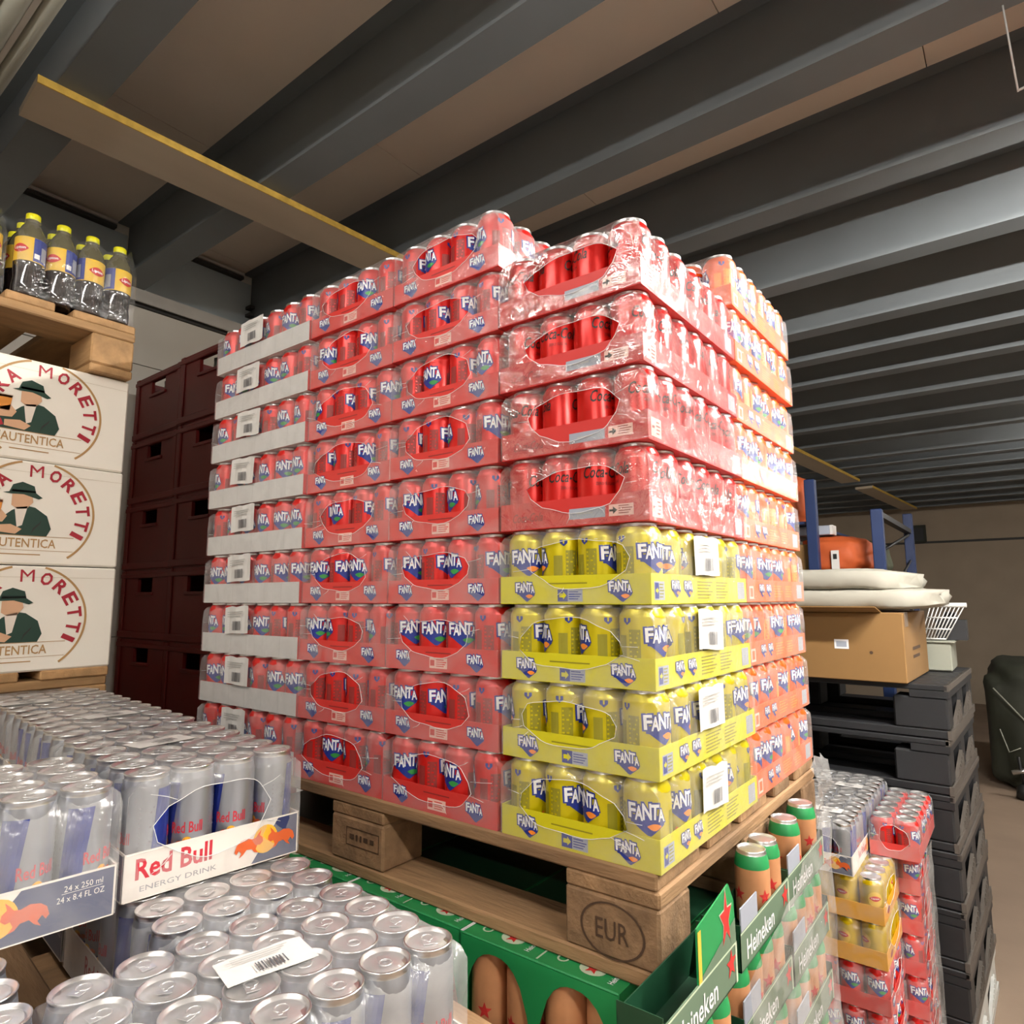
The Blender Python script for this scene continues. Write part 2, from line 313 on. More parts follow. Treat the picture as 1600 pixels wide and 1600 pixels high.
# ================================================================== PALLETS
def pal_meshes(w, wb):
    P = {}
    for n, sz in (('board145',(1.2,.145,.022)),('board100',(1.2,.1,.022)),('cross',(.8,.145,.022))):
        q = MB(); q.box(-sz[0]/2, sz[0]/2, -sz[1]/2, sz[1]/2, 0, sz[2], w, .003); P[n] = q.mesh('board')
    q = MB(); q.box(-.0725,.0725,-.05,.05,0,.078,wb,.004); P['bl100'] = q.mesh('block')
    q = MB(); q.box(-.0725,.0725,-.0725,.0725,0,.078,wb,.004); P['bl145'] = q.mesh('block')
    return P
PM = {'old': pal_meshes('wood','wood_block'), 'pale': pal_meshes('wood_pale','wood_pale')}
def pallet(lab, c, rz=0, kind='old', group=None, j=.004):
    r = empty('wooden_pallet', lab, 'pallet', (c[0], c[1], c[2]-.144), rz, group); P = PM[kind]
    def jj(): return random.uniform(-j, j)
    for y, n in ((-.3275,'board145'),(-.165,'board100'),(0,'board145'),(.165,'board100'),(.3275,'board145')):
        obj('deck_board', P[n], r, (jj(), y+jj()*.5, .122), random.uniform(-.003,.003))
    for x in (-.5275, 0, .5275): obj('cross_board', P['cross'], r, (x+jj()*.5, 0, .1), PI/2)
    for x in (-.5275, 0, .5275):
        for y, n in ((-.35,'bl100'),(0,'bl145'),(.35,'bl100')): obj('block', P[n], r, (x+jj()*.5, y+jj()*.3, .022), random.uniform(-.01,.01))
    for y, n in ((-.35,'board100'),(0,'board145'),(.35,'board100')): obj('bottom_board', P[n], r, (jj(), y, 0))
    return r
mainp = pallet('weathered wooden pallet carrying the red, yellow and orange soda cans', (-.6,.4,0))
# burnt-in marks on the blocks of the big pallet
q = MB(); mp = plane((0,-.0012,0),(1,0,0),(0,0,1))
ring(q, mp, 0, 0, .046, .0035, 'stamp', ky=.72, n=36); put_text(q, mp, 'EUR', 0, 0, .026, 'stamp', w=.05, offset=.004)
for ch in mainp.children:
    if ch.name.startswith('block') and abs(ch.location.x-.5275) < .02 and ch.location.y < -.3: obj('brand_mark', q, ch, (.003,-.05,.036))
    if ch.name.startswith('block') and abs(ch.location.x) < .02 and ch.location.y < -.3:
        q2 = MB()
        for a, c2, z0, z1 in ((-.03,.06,.03,.0315),(-.03,.06,.0,.0015),(-.03,-.0285,0,.03),(.0585,.06,0,.03),(-.02,-.008,.012,.02),(-.003,.002,.01,.021),(.008,.013,.01,.021),(.018,.03,.012,.02),(.036,.046,.012,.02)):
            rect(q2, mp, a, c2, z0, z1, 'stamp')
        obj('brand_mark', q2, ch, (.003,-.05,.030))
# ================================================================== CANS
SEG = 28
def can330(body, neck=None):
    b = MB(); n = neck or body
    b.lathe([(.022,.004,'alu'),(.0245,.0,'alu'),(.0262,.001,'alu'),(.0326,.010,'alu'),(.0328,.014,body),(.0328,.098,body),(.0322,.1015,body),(.0270,.1105,n),(.0262,.1125,'alu'),(.0272,.1150,'alu'),(.0270,.1157,'alu'),(.0255,.1157,'alu_lid'),(.0245,.1115,'alu_lid'),(.006,.1118,'alu_lid')], SEG)
    b.v = [(x,y,z*.985) for x,y,z in b.v]
    return b
LET = (('F',-.40,.02,1.0,.04),('A',-.20,-.02,.98,-.02),('N',.015,.03,1.08,.03),('T',.225,.02,1.0,-.04),('A',.395,-.07,.82,.05))
def fanta(mb, mp, cx, cy, w, fruit='ink_green', e=.0003, chev=True):
    mp1 = lift(mp, e); mp2 = lift(mp, 2*e); mp3 = lift(mp, 3*e)
    if chev:
        xs = [cx+w*(-.46+.95*k/10) for k in range(11)]
        def bot(x):
            t = (x-cx)/w; return cy-w*(.28+.34*max(0, 1-abs(t-.08)/.46))
        strip(mb, mp1, xs, lambda x: cy-w*.08, bot, 'ink_blue')
        if fruit: strip(mb, mp2, [cx+w*(.02+.38*k/5) for k in range(6)], lambda x: cy-w*(.34-.06*math.sin(PI*((x-cx)/w-.02)/.38)), lambda x: cy-w*(.36+.10*math.sin(PI*((x-cx)/w-.02)/.38)), fruit)
    for c, x, y, s, ro in LET:
        put_text(mb, mp2, c, cx+x*w, cy+y*w, .36*w*s, 'ink_blue', w=.21*w*s, offset=.11, rot=ro)
        put_text(mb, mp3, c, cx+x*w, cy+y*w, .36*w*s, 'ink_white', w=.20*w*s, offset=.03, rot=ro)
def lines(mb, mp, x0, x1, y0, y1, n, m):
    for k in range(n):
        y = y0+(y1-y0)*(k+.3)/n; rect(mb, mp, x0, x0+(x1-x0)*(.75+.25*((k*7)%3)/2), y, y+(y1-y0)/n*.4, m)
def fanta_can(body, fruit, dim):
    b = can330(body)
    for th in (0, PI):
        fanta(b, cyl(.0331,.066,th), 0, .006, .05, fruit)
        if fruit == 'ink_orange':
            poly(b, cyl(.0333,.03,th), [(-.018,-.008),(-.002,-.010),(.0,.004),(-.012,.008)], 'ink_orange'); poly(b, cyl(.0333,.03,th), [(.002,-.008),(.014,-.006),(.012,.006),(.003,.008)], 'ink_white')
        c = cyl(.0331,.05,th+PI/2); rect(b, c, -.016,-.002,-.03,-.018,'ink_grey',3); rect(b, c, -.016,-.002,-.014,.022,dim,3); rect(b, c, .003,.02,-.03,.03,dim,3)
        lines(b, cyl(.0334,.05,th+PI/2), .004,.018,-.028,.028,9,body)
        poly(b, cyl(.0332,.09,th+PI/2), [(-.006,.006),(-.006,.001),(.0,-.004),(.006,.001),(.006,.006)], 'ink_blue')
    return b.mesh('can')
CAN = {'red': fanta_can('can_red','ink_green','ink_dim'), 'yellow': fanta_can('can_yellow','ink_orange','ink_olive'), 'orange': fanta_can('can_orange','ink_green','ink_orange')}
b = can330('can_coke')
for th in (0, PI):
    put_text(b, cyl(.0333,.078,th), 'Coca-Cola', 0, 0, .018, 'ink_black', w=.068, offset=.012, shear=.35)
    put_text(b, cyl(.0333,.060,th), 'ZERO SUGAR', 0, 0, .0045, 'ink_black', w=.03)
    rect(b, cyl(.0332,.035,th+PI/2), -.012,.012,-.012,.004,'ink_dim',3); rect(b, cyl(.0334,.03,th+PI/2), -.008,.004,-.004,.002,'ink_grey',2)
CAN['coke'] = b.mesh('can')
b = can330('can_tea')
for th in (0, PI):
    m0 = cyl(.0331,.062,th); strip(b, m0, [-.02+.004*k for k in range(11)], lambda x: math.sqrt(max(0,.02**2-x*x)), lambda x: -math.sqrt(max(0,.02**2-x*x)), 'lab_y')
    m1 = cyl(.0333,.064,th); strip(b, m1, [-.016+.0032*k for k in range(11)], lambda x: .007*(1-(x/.016)**2), lambda x: -.007*(1-(x/.016)**2), 'hein_red')
    put_text(b, cyl(.0335,.064,th), 'Lipton', 0, 0, .005, 'ink_white', w=.02, offset=.02)
CAN['tea'] = b.mesh('can')
# slim 250 ml can with blue and silver fields
BULL = [(0,.18),(.06,.36),(.2,.46),(.42,.5),(.6,.44),(.74,.46),(.82,.56),(.93,.66),(.88,.50),(.98,.42),(1.0,.30),(.9,.22),(.8,.24),(.74,.12),(.84,.0),(.7,.04),(.6,.15),(.42,.17),(.3,.05),(.16,-.02),(.24,.1),(.15,.2),(.07,.10)]
def bulls(mb, mp, cx, cy, s, e=.0003):
    disc(mb, lift(mp,e), cx, cy+.03*s, .40*s, 'rb_sun', 18, .42*s)
    poly(mb, lift(mp,2*e), [(cx-.98*s+x*s*.9, cy-.32*s+y*s) for x,y in BULL], 'rb_bull')
    poly(mb, lift(mp,2*e), [(cx+.98*s-x*s*.9, cy-.32*s+y*s) for x,y in BULL][::-1], 'rb_bull')
RR = .0262
def rb_can():
    b = MB()
    b.lathe([(.019,.004,'alu'),(.0205,0,'alu'),(.022,.001,'alu'),(RR-.0004,.009,'alu'),(RR,.013,'rb_silver'),(RR,.117,'rb_silver'),(RR-.0006,.1205,'rb_silver'),(.0245,.1275,'rb_silver'),(.0238,.1300,'alu'),(.0250,.1325,'alu'),(.0252,.1335,'alu'),(.0246,.1345,'alu'),(.0234,.1345,'alu_lid'),(.0222,.1310,'alu_lid'),(.0205,.1308,'alu_lid'),(.0195,.1317,'alu_lid'),(.005,.1317,'alu_lid')], SEG)
    for th in (0, PI):
        c = cyl(RR+.0003,0,th)
        def seg(x0b, x1b, x0t, x1t, z0, z1, m, n=5):
            X = lambda t, k: (x0b+(x1b-x0b)*t)*(1-k)+(x0t+(x1t-x0t)*t)*k
            for q in range(4):
                k0, k1 = q/4, (q+1)/4
                for i in range(n):
                    t0, t1 = i/n, (i+1)/n
                    poly(b, c, [(X(t0,k0),z0+(z1-z0)*k0),(X(t1,k0),z0+(z1-z0)*k0),(X(t1,k1),z0+(z1-z0)*k1),(X(t0,k1),z0+(z1-z0)*k1)], m)
        seg(-.036,-.014,-.030,-.004,.040,.117,'rb_blue'); seg(-.016,.030,-.014,.027,.014,.041,'rb_blue',8)
        c2 = cyl(RR+.0005,0,th); put_text(b, c2, 'Red Bull', .006, .064, .0125, 'rb_red', w=.036, offset=.015)
        bulls(b, c2, .007, .047, .014)
        lines(b, cyl(RR+.0003,.07,th+PI/2), -.008,.01,-.03,.03,11,'rb_grey')
    return b.mesh('can')
CAN['rb'] = rb_can()
t = MB()   # pull tab with finger hole and rivet
for a0, a1, r0, r1 in ((0,2*PI,.0042,.0072),): ring(t, plane((.004,0,.1335),(1,0,0),(0,1,0)), 0, 0, r0, r1-r0, 'alu', n=16)
t.box(-.009,-.0005,-.0062,.0062,.1328,.1336,'alu'); t.tube([(-.004,0,.1317),(-.004,0,.1342)], .0022, 'alu', 8)
t.tube([(.004+.0062*math.cos(a),.0062*math.sin(a),.1335) for a in [2*PI*k/14 for k in range(14)]], .0008, 'alu', 5, True)
TAB = t.mesh('pull_tab')
# ================================================================== TRAYS, FILM, LABELS
def label_mesh(w, h, curl=.003):
    b = MB(); n = 6
    vs = []; fs = []
    for i in range(n+1):
        x = -w/2+w*i/n; d = curl*math.sin(i*1.7)*.5
        vs += [(x,d,-h/2+.001*math.sin(i)),(x,d+.0006,h/2-.0015*math.cos(i*2))]
    for i in range(n): fs.append((2*i,2*i+2,2*i+3,2*i+1))
    b.add(vs, fs, 'paper')
    mp = plane((0,-.0022,0),(1,0,0),(0,0,1)); rnd = random.Random(3); x = -w*.14
    while x < w*.2:
        q = rnd.uniform(.0008,.0022); rect(b, mp, x, x+q, -h*.38, -h*.05, 'barcode'); x += q+rnd.uniform(.0008,.002)
    for k in range(3): rect(b, mp, -w*.35, w*(.2+.05*k), h*(.12+.08*k), h*(.15+.08*k), 'ink_grey')
    return b.mesh('label')
def film_mesh(nx, ny, d, H, m, seed, hole=True, th=.042):
    rnd = random.Random(seed); L = nx*d; Wd = ny*d; b = MB(); E = .0022
    hy, hz, hc = Wd*rnd.uniform(.30,.36), H*rnd.uniform(.27,.34), H*rnd.uniform(.47,.54)
    oy = Wd*rnd.uniform(-.06,.06)
    xs = [-L/2-E, -L/2+.006]+[-L/2+d*k/6 for k in range(1, nx*6)]+[L/2-.006, L/2+E]
    ph = [rnd.uniform(0,6) for _ in range(6)]
    def mod(s, n, tot): return 1-abs(math.sin(PI*(s+tot/2)/d))
    def prof(x, endk):
        m = mod(x, nx, L); r = []
        wob = .0012*math.sin(x*60+ph[0]); half = []
        half.append((Wd/2+E, .001)); half.append((Wd/2+E, th)); half.append((Wd/2+E-.0015*m, H*.6)); half.append((Wd/2+.0006-.005*m+wob, H-.018-.005*m))
        half.append((Wd/2-.0085-.009*m, H+.0008-.011*m-endk*.010)); half.append((Wd/2-.022, H+.0015-.004*m-endk*.013))
        tops = []
        nt = ny*3
        for k in range(1, nt): 
            y = Wd/2-.022-(Wd-.044)*k/nt; my = mod(y, ny, Wd)
            tops.append((y, H+.0015-.003*m*my+.0006*math.sin(x*90+y*70+ph[1])-endk*(.013+.006*my)))
        return half+tops+[(-y,z) for y,z in half[::-1]]
    rows = []
    for i, x in enumerate(xs):
        e = 1 if i in (0, len(xs)-1) else 0
        rows.append([(x,y,z) for y,z in prof(max(-L/2, min(L/2, x)) if not e else (-L/2+d/2), e)])
    n = len(rows[0]); vs = [p for r in rows for p in r]
    b.add(vs, [(i*n+k, (i+1)*n+k, (i+1)*n+k+1, i*n+k+1) for i in range(len(rows)-1) for k in range(n-1)], m, True)
    if hole:
        for sgn, row in ((1, rows[-1]), (-1, rows[0])):
            loop = [(y,z) for _,y,z in row]+[(-Wd/2+Wd*k/10, .001) for k in range(1,10)]
            inner = []
            for k, (y,z) in enumerate(loop):
                a = math.atan2((z-hc)/hz, (y-oy)/hy); j = 1+.05*math.sin(3*a+ph[2])+.035*math.sin(7*a+ph[3])
                inner.append((oy+hy*j*math.cos(a), hc+hz*j*math.sin(a)))
            x = sgn*(L/2+E); N = len(loop); vs = []
            for t in (0,.35,.7,1):
                for k in range(N):
                    y = loop[k][0]*(1-t)+inner[k][0]*t; z = loop[k][1]*(1-t)+inner[k][1]*t
                    vs.append((x+sgn*(.0012*math.sin(k*.9+ph[4])*t*(1-t)*4), y, z))
            fs = []
            for t in range(3):
                for k in range(N):
                    k2 = (k+1)%N; q = (t*N+k, (t+1)*N+k, (t+1)*N+k2, t*N+k2); fs.append(q)
            b.add(vs, fs, m, True)
            b.tube([(x+sgn*.0004, *p) for p in inner], .00045, 'film_rim', 5, True)
            # stretched film creases running from the hole to the corners
            for q in range(4):
                a = ph[q]+q*1.57; y0, z0 = oy+hy*math.cos(a), hc+hz*math.sin(a); y1 = y0+.03*math.cos(a)*rnd.uniform(.5,1.6); z1 = z0+.02*math.sin(a)*rnd.uniform(.5,1.3)
                y1 = max(-Wd/2+.002, min(Wd/2-.002, y1)); z1 = max(.004, min(H-.02, z1))
                b.tube([(x+sgn*.0005,y0,z0),(x+sgn*.0009,(y0+y1)/2+.003,(z0+z1)/2),(x+sgn*.0003,y1,z1)], .00035, 'film_rim', 4)
    return b.mesh('shrink_film')
def tray_mesh(nx, ny, d, th, wall, deco, end_wall=None):
    L = nx*d; Wd = ny*d; b = MB(); t = .0014; w2 = end_wall or wall
    b.box(-L/2, L/2, -Wd/2, Wd/2, .0, .0012, wall)
    b.box(-L/2, L/2, Wd/2-t+.0008, Wd/2+.0008, 0, th, wall); b.box(-L/2, L/2, -Wd/2-.0008, -Wd/2+t-.0008, 0, th, wall)
    b.box(L/2-t+.0008, L/2+.0008, -Wd/2-.0008, Wd/2+.0008, 0, th, w2); b.box(-L/2-.0008, -L/2+t-.0008, -Wd/2-.0008, Wd/2+.0008, 0, th, w2)
    e = .0011
    deco(b, [plane((L/2+e,0,0),(0,1,0),(0,0,1)), plane((-L/2-e,0,0),(0,-1,0),(0,0,1))], [plane((0,Wd/2+e,0),(-1,0,0),(0,0,1)), plane((0,-Wd/2-e,0),(1,0,0),(0,0,1))], L, Wd)
    return b.mesh('tray')
def deco_red(b, ends, sides, L, Wd):
    for mp in ends:
        for x in (-.085,.085): fanta(b, mp, x, .025, .034, None)
        rect(b, mp, -.02,.022,.006,.024,'ink_pink'); lines(b, lift(mp,.0002), -.004,.02,.008,.022,4,'tray_red'); rect(b, lift(mp,.0002), -.018,-.008,.010,.020,'tray_red')
        rect(b, mp, -.03,.03,.031,.033,'ink_dim')
def deco_yellow(b, ends, sides, L, Wd):
    for mp in ends:
        for x in (-.082,.085): fanta(b, mp, x, .025, .036, 'ink_orange')
        rect(b, mp, -.022,-.004,.004,.022,'ink_blue'); rect(b, mp, -.004,.022,.004,.022,'ink_lav'); lines(b, lift(mp,.0002), -.002,.02,.006,.02,4,'ink_blue'); rect(b, mp, -.04,.03,.030,.032,'ink_olive'); poly(b, lift(mp,.0003), [(-.019,.010),(-.012,.010),(-.012,.007),(-.006,.013),(-.012,.019),(-.012,.016),(-.019,.016)], 'tray_yellow')
    # side: near end (world front) is local +X; for side 0 ux = -X
    for mp, s in ((sides[0],1),(sides[1],-1)):
        X = lambda v: v
        rect(b, mp, -.188,-.155,.006,.032,'ink_lav'); rect(b, lift(mp,.0002), -.186,-.174,.008,.030,'ink_blue'); lines(b, lift(mp,.0002), -.172,-.157,.008,.030,5,'ink_olive'); poly(b, lift(mp,.0004), [(-.184,.017),(-.180,.017),(-.180,.014),(-.175,.019),(-.180,.024),(-.180,.021),(-.184,.021)], 'tray_yellow')
        fanta(b, mp, -.115, .027, .030, 'ink_orange'); fanta(b, mp, -.07, .027, .030, 'ink_orange')
        for x0, x1 in ((-.035,.03),(.045,.10)):
            lines(b, mp, x0, x1, .006, .036, 6, 'ink_olive')
        rect(b, mp, .15,.185,.006,.036,'ink_lav'); lines(b, lift(mp,.0002), .153,.182,.008,.034,7,'ink_grey')
def deco_orange(b, ends, sides, L, Wd):
    for mp in sides:
        rect(b, mp, -.185,-.16,.006,.030,'ink_pink'); rect(b, lift(mp,.0002), -.18,-.165,.010,.026,'tray_orange'); fanta(b, mp, -.11, .027, .030, 'ink_orange'); fanta(b, mp, -.065, .027, .030, 'ink_orange')
        lines(b, mp, -.03,.03,.008,.034,5,'ink_orange'); lines(b, mp, .05,.10,.008,.034,5,'ink_orange'); rect(b, mp, .14,.18,.006,.036,'ink_lav'); lines(b, lift(mp,.0002), .143,.177,.008,.034,7,'ink_grey')
    for mp in ends: fanta(b, mp, -.08, .025, .036, 'ink_orange'); fanta(b, mp, .08, .025, .036, 'ink_orange')
def deco_coke(b, ends, sides, L, Wd):
    for mp in ends:
        rect(b, mp, .0,.062,.010,.026,'ink_lav'); lines(b, lift(mp,.0002), .014,.05,.015,.021,1,'ink_grey')
        rect(b, mp, .068,.108,.010,.027,'ink_pink'); lines(b, lift(mp,.0002), .084,.106,.012,.026,4,'ink_dim'); poly(b, lift(mp,.0003), [(.069,.017),(.075,.017),(.075,.013),(.082,.0185),(.075,.024),(.075,.020),(.069,.020)], 'ink_black')
        put_text(b, mp, 'Coca-Cola', -.078, .019, .014, 'ink_dim', w=.058, offset=.008, shear=.35)
    for mp in sides:
        rect(b, mp, -.188,-.155,.006,.034,'ink_pink'); lines(b, lift(mp,.0002), -.172,-.158,.009,.031,4,'ink_dim'); rect(b, lift(mp,.0002), -.185,-.176,.018,.022,'ink_dim'); put_text(b, mp, 'Coca-Cola', -.08, .020, .016, 'ink_dim', w=.07, offset=.008, shear=.35)
        rect(b, mp, .15,.185,.006,.036,'ink_lav'); lines(b, lift(mp,.0002), .153,.182,.008,.034,7,'ink_grey')
def deco_white(b, ends, sides, L, Wd):
    for mp in sides:
        for k in range(1,6): rect(b, mp, -L/2+k*L/6-.0004, -L/2+k*L/6+.0004, .002, .044, 'ink_grey')
def deco_tea(b, ends, sides, L, Wd):
    for mp in ends+sides:
        disc(b, mp, -.06, .02, .02, 'ink_dim', 20, .009); put_text(b, mp, 'ICE TEA', .0, .018, .008, 'ink_dim')
D3 = .0655; H3 = .1146; P3 = .1162
TR = {'red': tray_mesh(6,4,D3,.042,'tray_red',deco_red), 'yellow': tray_mesh(6,4,D3,.043,'tray_yellow',deco_yellow), 'orange': tray_mesh(6,4,D3,.043,'tray_orange',deco_orange),
      'coke': tray_mesh(6,4,D3,.043,'tray_coke',deco_coke), 'white': tray_mesh(6,4,D3,.045,'tray_white',deco_white,'tray_red'), 'tea': tray_mesh(6,4,D3,.046,'tray_tea',deco_tea), 'red12': tray_mesh(6,2,D3,.042,'tray_red',lambda *a: None)}
FL = {'red': [film_mesh(6,4,D3,H3,'film_milky',s) for s in (1,2,3,4)], 'yellow': [film_mesh(6,4,D3,H3,'film',s) for s in (5,6,7)], 'coke': [film_mesh(6,4,D3,H3,'film_clear',s) for s in (8,9,10)], 'orange': [film_mesh(6,4,D3,H3,'film_milky',s) for s in (11,12)],
      'red12': [film_mesh(6,2,D3,H3,'film_milky',21)]}
FL['white'] = FL['red']; FL['tea'] = FL['yellow']
LABEL = label_mesh(.1,.062)
def pack(kind, can, c, rz, lab, group, sel=None, label_at=None, name='soda_can_pack', nx=6, ny=4, d=D3, tray=None, film=None, tabs=False, cat='can pack', lmesh=None):
    r = empty(name, lab, cat, c, rz, group)
    obj('tray', tray or TR[kind], r); obj('shrink_film', film or random.choice(FL[kind]), r)
    for i in range(nx):
        for j in range(ny):
            if sel and not sel(i, j): continue
            o = obj('can', CAN[can], r, ((i-(nx-1)/2)*d, (j-(ny-1)/2)*d, .0014), random.uniform(0,2*PI) if random.random() < .45 else PI/2+PI*random.randint(0,1)+random.uniform(-.75,.75))
            if tabs: obj('pull_tab', TAB, o)
    if label_at:
        for la in label_at:
            l, rot = la[0], la[1]; o = obj('label', lmesh or LABEL, r, l, rot=rot); o['label'] = 'white paper label with a barcode'
    return r
# ------------------------------------------------------------------ the big stack: local +X end turned to the viewer (rz = -90 deg)
HP = -PI/2
full = lambda i, j: True
ends2 = lambda i, j: i >= 4
yx = [.004,.006,.004,.002]; cx_ = [.003,.005,.001,.0]
NEAR = {'yellow': 'yellow', 'coke': 'coke'}
for k in range(8):
    kind = 'yellow' if k < 4 else 'coke'; dx = (yx+cx_)[k]
    lab = ('wrapped yellow soda tray at the near corner, %s of four yellow layers' % ['bottom','second','third','top'][k]) if k < 4 else \
          ('wrapped red cola tray above the yellow trays, %s of four cola layers' % ['lowest','second lowest','second highest','highest'][k-4])
    la = [((.005+random.uniform(-.02,.012), .1326+.004, .073+random.uniform(-.004,.004)), (0,random.uniform(-.06,.06),PI))] if k < 4 else None
    pack(kind, kind, (-.1320+dx, .2, k*P3), HP+random.uniform(-.0012,.0012), lab, 'yellow soda trays' if k < 4 else 'cola trays', (lambda i, j: i >= 3 or j >= 2 or True), la)
for k in range(9):
    pack('red','red', (-.4003+random.uniform(-.0004,.0004), .2+random.uniform(-.002,.003), k*P3), HP+random.uniform(-.0012,.0012),
         'wrapped red soda tray just left of the near corner column, %s layer' % ORD[k].replace('ninth','top'), 'red soda trays', full if k >= 7 else ends2)
for k in range(9):
    pack('red','red', (-.6684+random.uniform(-.0004,.0004), .2+.003+random.uniform(-.002,.003), k*P3), HP+random.uniform(-.0012,.0012),
         'wrapped red soda tray next to the white-sided trays, %s layer' % ORD[k].replace('ninth','top'), 'red soda trays', full if k >= 7 else ends2)
for k in range(9):
    pack('white','red', (-1.0025+random.uniform(-.0006,.0006), .1335+random.uniform(-.002,.002), k*P3), random.uniform(-.004,.004),
         'red soda cans in a white-sided tray at far left, %s layer' % ORD[k].replace('ninth','top'), 'white-sided soda trays', full if k == 8 else (lambda i, j: j <= 1),
         [((-.03+random.uniform(-.012,.012), -.1335-.004, .079+random.uniform(-.003,.003)), (0,random.uniform(-.05,.05),0))])
for k in range(9):
    pack('orange','orange', (-.1326+random.uniform(-.002,.004), .6+.003, k*P3), HP+random.uniform(-.004,.004),
         'wrapped orange soda tray behind the yellow and cola trays, %s layer' % ORD[k].replace('ninth','top'), 'orange soda trays', full if k >= 7 else (lambda i, j: j >= 2))
# ================================================================== ENERGY DRINK PALLET (turned a few degrees)
TH = math.radians(-5.5); ca, sa = math.cos(TH), math.sin(TH)
def rbp(i, j, z):    # lattice position of a can: i steps away along -X', j steps towards -Y'
    di, dj = i*.0552, j*.0528
    return (-.1045-ca*di+sa*dj, -.3142-sa*di-ca*dj, z)
DR = .0535
def deco_rb(b, ends, sides, L, Wd):
    for k, mp in enumerate(ends):
        w = Wd/2; rect(b, mp, -w, w, .0, .052, 'rb_white'); m1 = lift(mp,.0002)
        poly(b, m1, [(w,.001),(w,.051),(w-.028,.051),(w-.064,.001)], 'rb_navy')
        put_text(b, m1, 'Red Bull', -.052, .033, .022, 'rb_red', w=.086, offset=.022); put_text(b, m1, 'ENERGY DRINK', -.046, .011, .006, 'rb_grey', w=.088)
        bulls(b, lift(mp,.0004), w-.046, .027, .042)
        for z in (0,.0505): rect(b, lift(mp,.0009), -w, w, z, z+.0015, 'rb_white')
        rect(b, lift(mp,.0009), w-.0015, w, 0, .052, 'rb_white')
    for mp in sides:
        w = L/2; m1 = lift(mp,.0002); rect(b, mp, -w, w, 0, .052, 'rb_white'); poly(b, m1, [(w,.001),(w,.051),(w-.085,.051),(w-.125,.001)], 'rb_navy')
        bulls(b, lift(mp,.0004), w-.105, .027, .046)
        put_text(b, lift(mp,.0004), '24 x 250 ml', w-.03, .040, .006, 'rb_white', w=.036); put_text(b, lift(mp,.0004), '24 x 8.4 FL OZ', w-.032, .030, .006, 'rb_white', w=.044)
        rect(b, lift(mp,.0004), w-.05, w-.012, .0352, .0357, 'rb_white')
        put_text(b, m1, 'Red Bull', -.03, .032, .021, 'rb_red', w=.082, offset=.012)
        for z in (0,.0505): rect(b, lift(mp,.0009), -w, w, z, z+.0015, 'rb_white')
        rect(b, lift(mp,.0009), w-.0015, w, 0, .052, 'rb_white')
TRB = tray_mesh(6,4,DR,.052,'rb_white',deco_rb); FRB = [film_mesh(6,4,DR,.1347,'film_rb',s,th=.052) for s in (31,32,33)]
TOPLAB = label_mesh(.085,.05,0)
def rbpack(i0, j0, ni, nj, z, lab, lb=None, tabs=False, sel=None, w=None):
    c = rbp(i0+(ni-1)/2, j0+(nj-1)/2, z)
    rz = TH if ni == 6 else TH-PI/2       # ni == 6: long axis along X'; else long axis along Y'
    return pack('rb','rb', c, rz, lab, 'energy drink packs', sel, lb, 'energy_drink_pack', 6, 4, DR, TRB, random.choice(FRB), tabs, 'can pack', TOPLAB)
ZL = .013-.136; ZU = .0155
flat = (-PI/2, 0, .0)
rbpack(0, 0, 4, 6, ZL, 'foreground pack of silver energy drink cans seen from above, with a barcode label on top', [((-.0,-.0,.1375), (-PI/2,0,PI*.96))], True)
rbpack(4.05, 0, 6, 4, ZL, 'pack of silver energy drink cans half under the white-fronted tray', None, True)
rbpack(10.1, 0, 6, 4, ZL, 'lower pack of energy drink cans below the middle pack near the cartons', None, False, lambda i, j: j in (0,3))
rbpack(16.2, 0, 6, 4, ZL, 'lower pack of energy drink cans farthest back below the upper row', None, False, lambda i, j: j in (0,3))
rbpack(1.9, 6.2, 6, 4, ZL, 'pack of silver energy drink cans in the lower left corner of the picture', None, True)
rbpack(8.0, 6.2, 6, 4, ZL, 'lower pack of energy drink cans under the blue-fronted tray', None, False)
rbpack(6.05, .05, 6, 4, ZU, 'upper energy drink pack in a white and blue tray lettered in red', [((-.03,-.01,.137), (-PI/2,0,PI/2+.2))], True)
rbpack(12.15, .05, 6, 4, ZU, 'upper energy drink pack right behind the white lettered tray, label on top', [((-.0,.01,.137), (-PI/2,0,PI/2+.1))])
rbpack(18.2, .05, 6, 4, ZU, 'upper energy drink pack farthest back beside the carton pallet', [((.05,-.06,.137), (-PI/2,0,PI/2))], False, lambda i, j: i >= 1)
rbpack(5.75, 4.4, 4, 6, ZU, 'upper energy drink pack in a blue tray with volume lettering at the left edge', [((.0,-.06,.137), (-PI/2,0,PI/2))], True)
cpal = rbp(9.5, 4.2, 0)
n = 8
for k in range(8):
    pallet('wooden pallet under the energy drink cans, %s of eight from the floor' % ORD[k], (cpal[0]-.08+.04, cpal[1]-.06, ZL-.0003-.144*(7-k)), TH, 'old', 'pallets below the energy drinks')
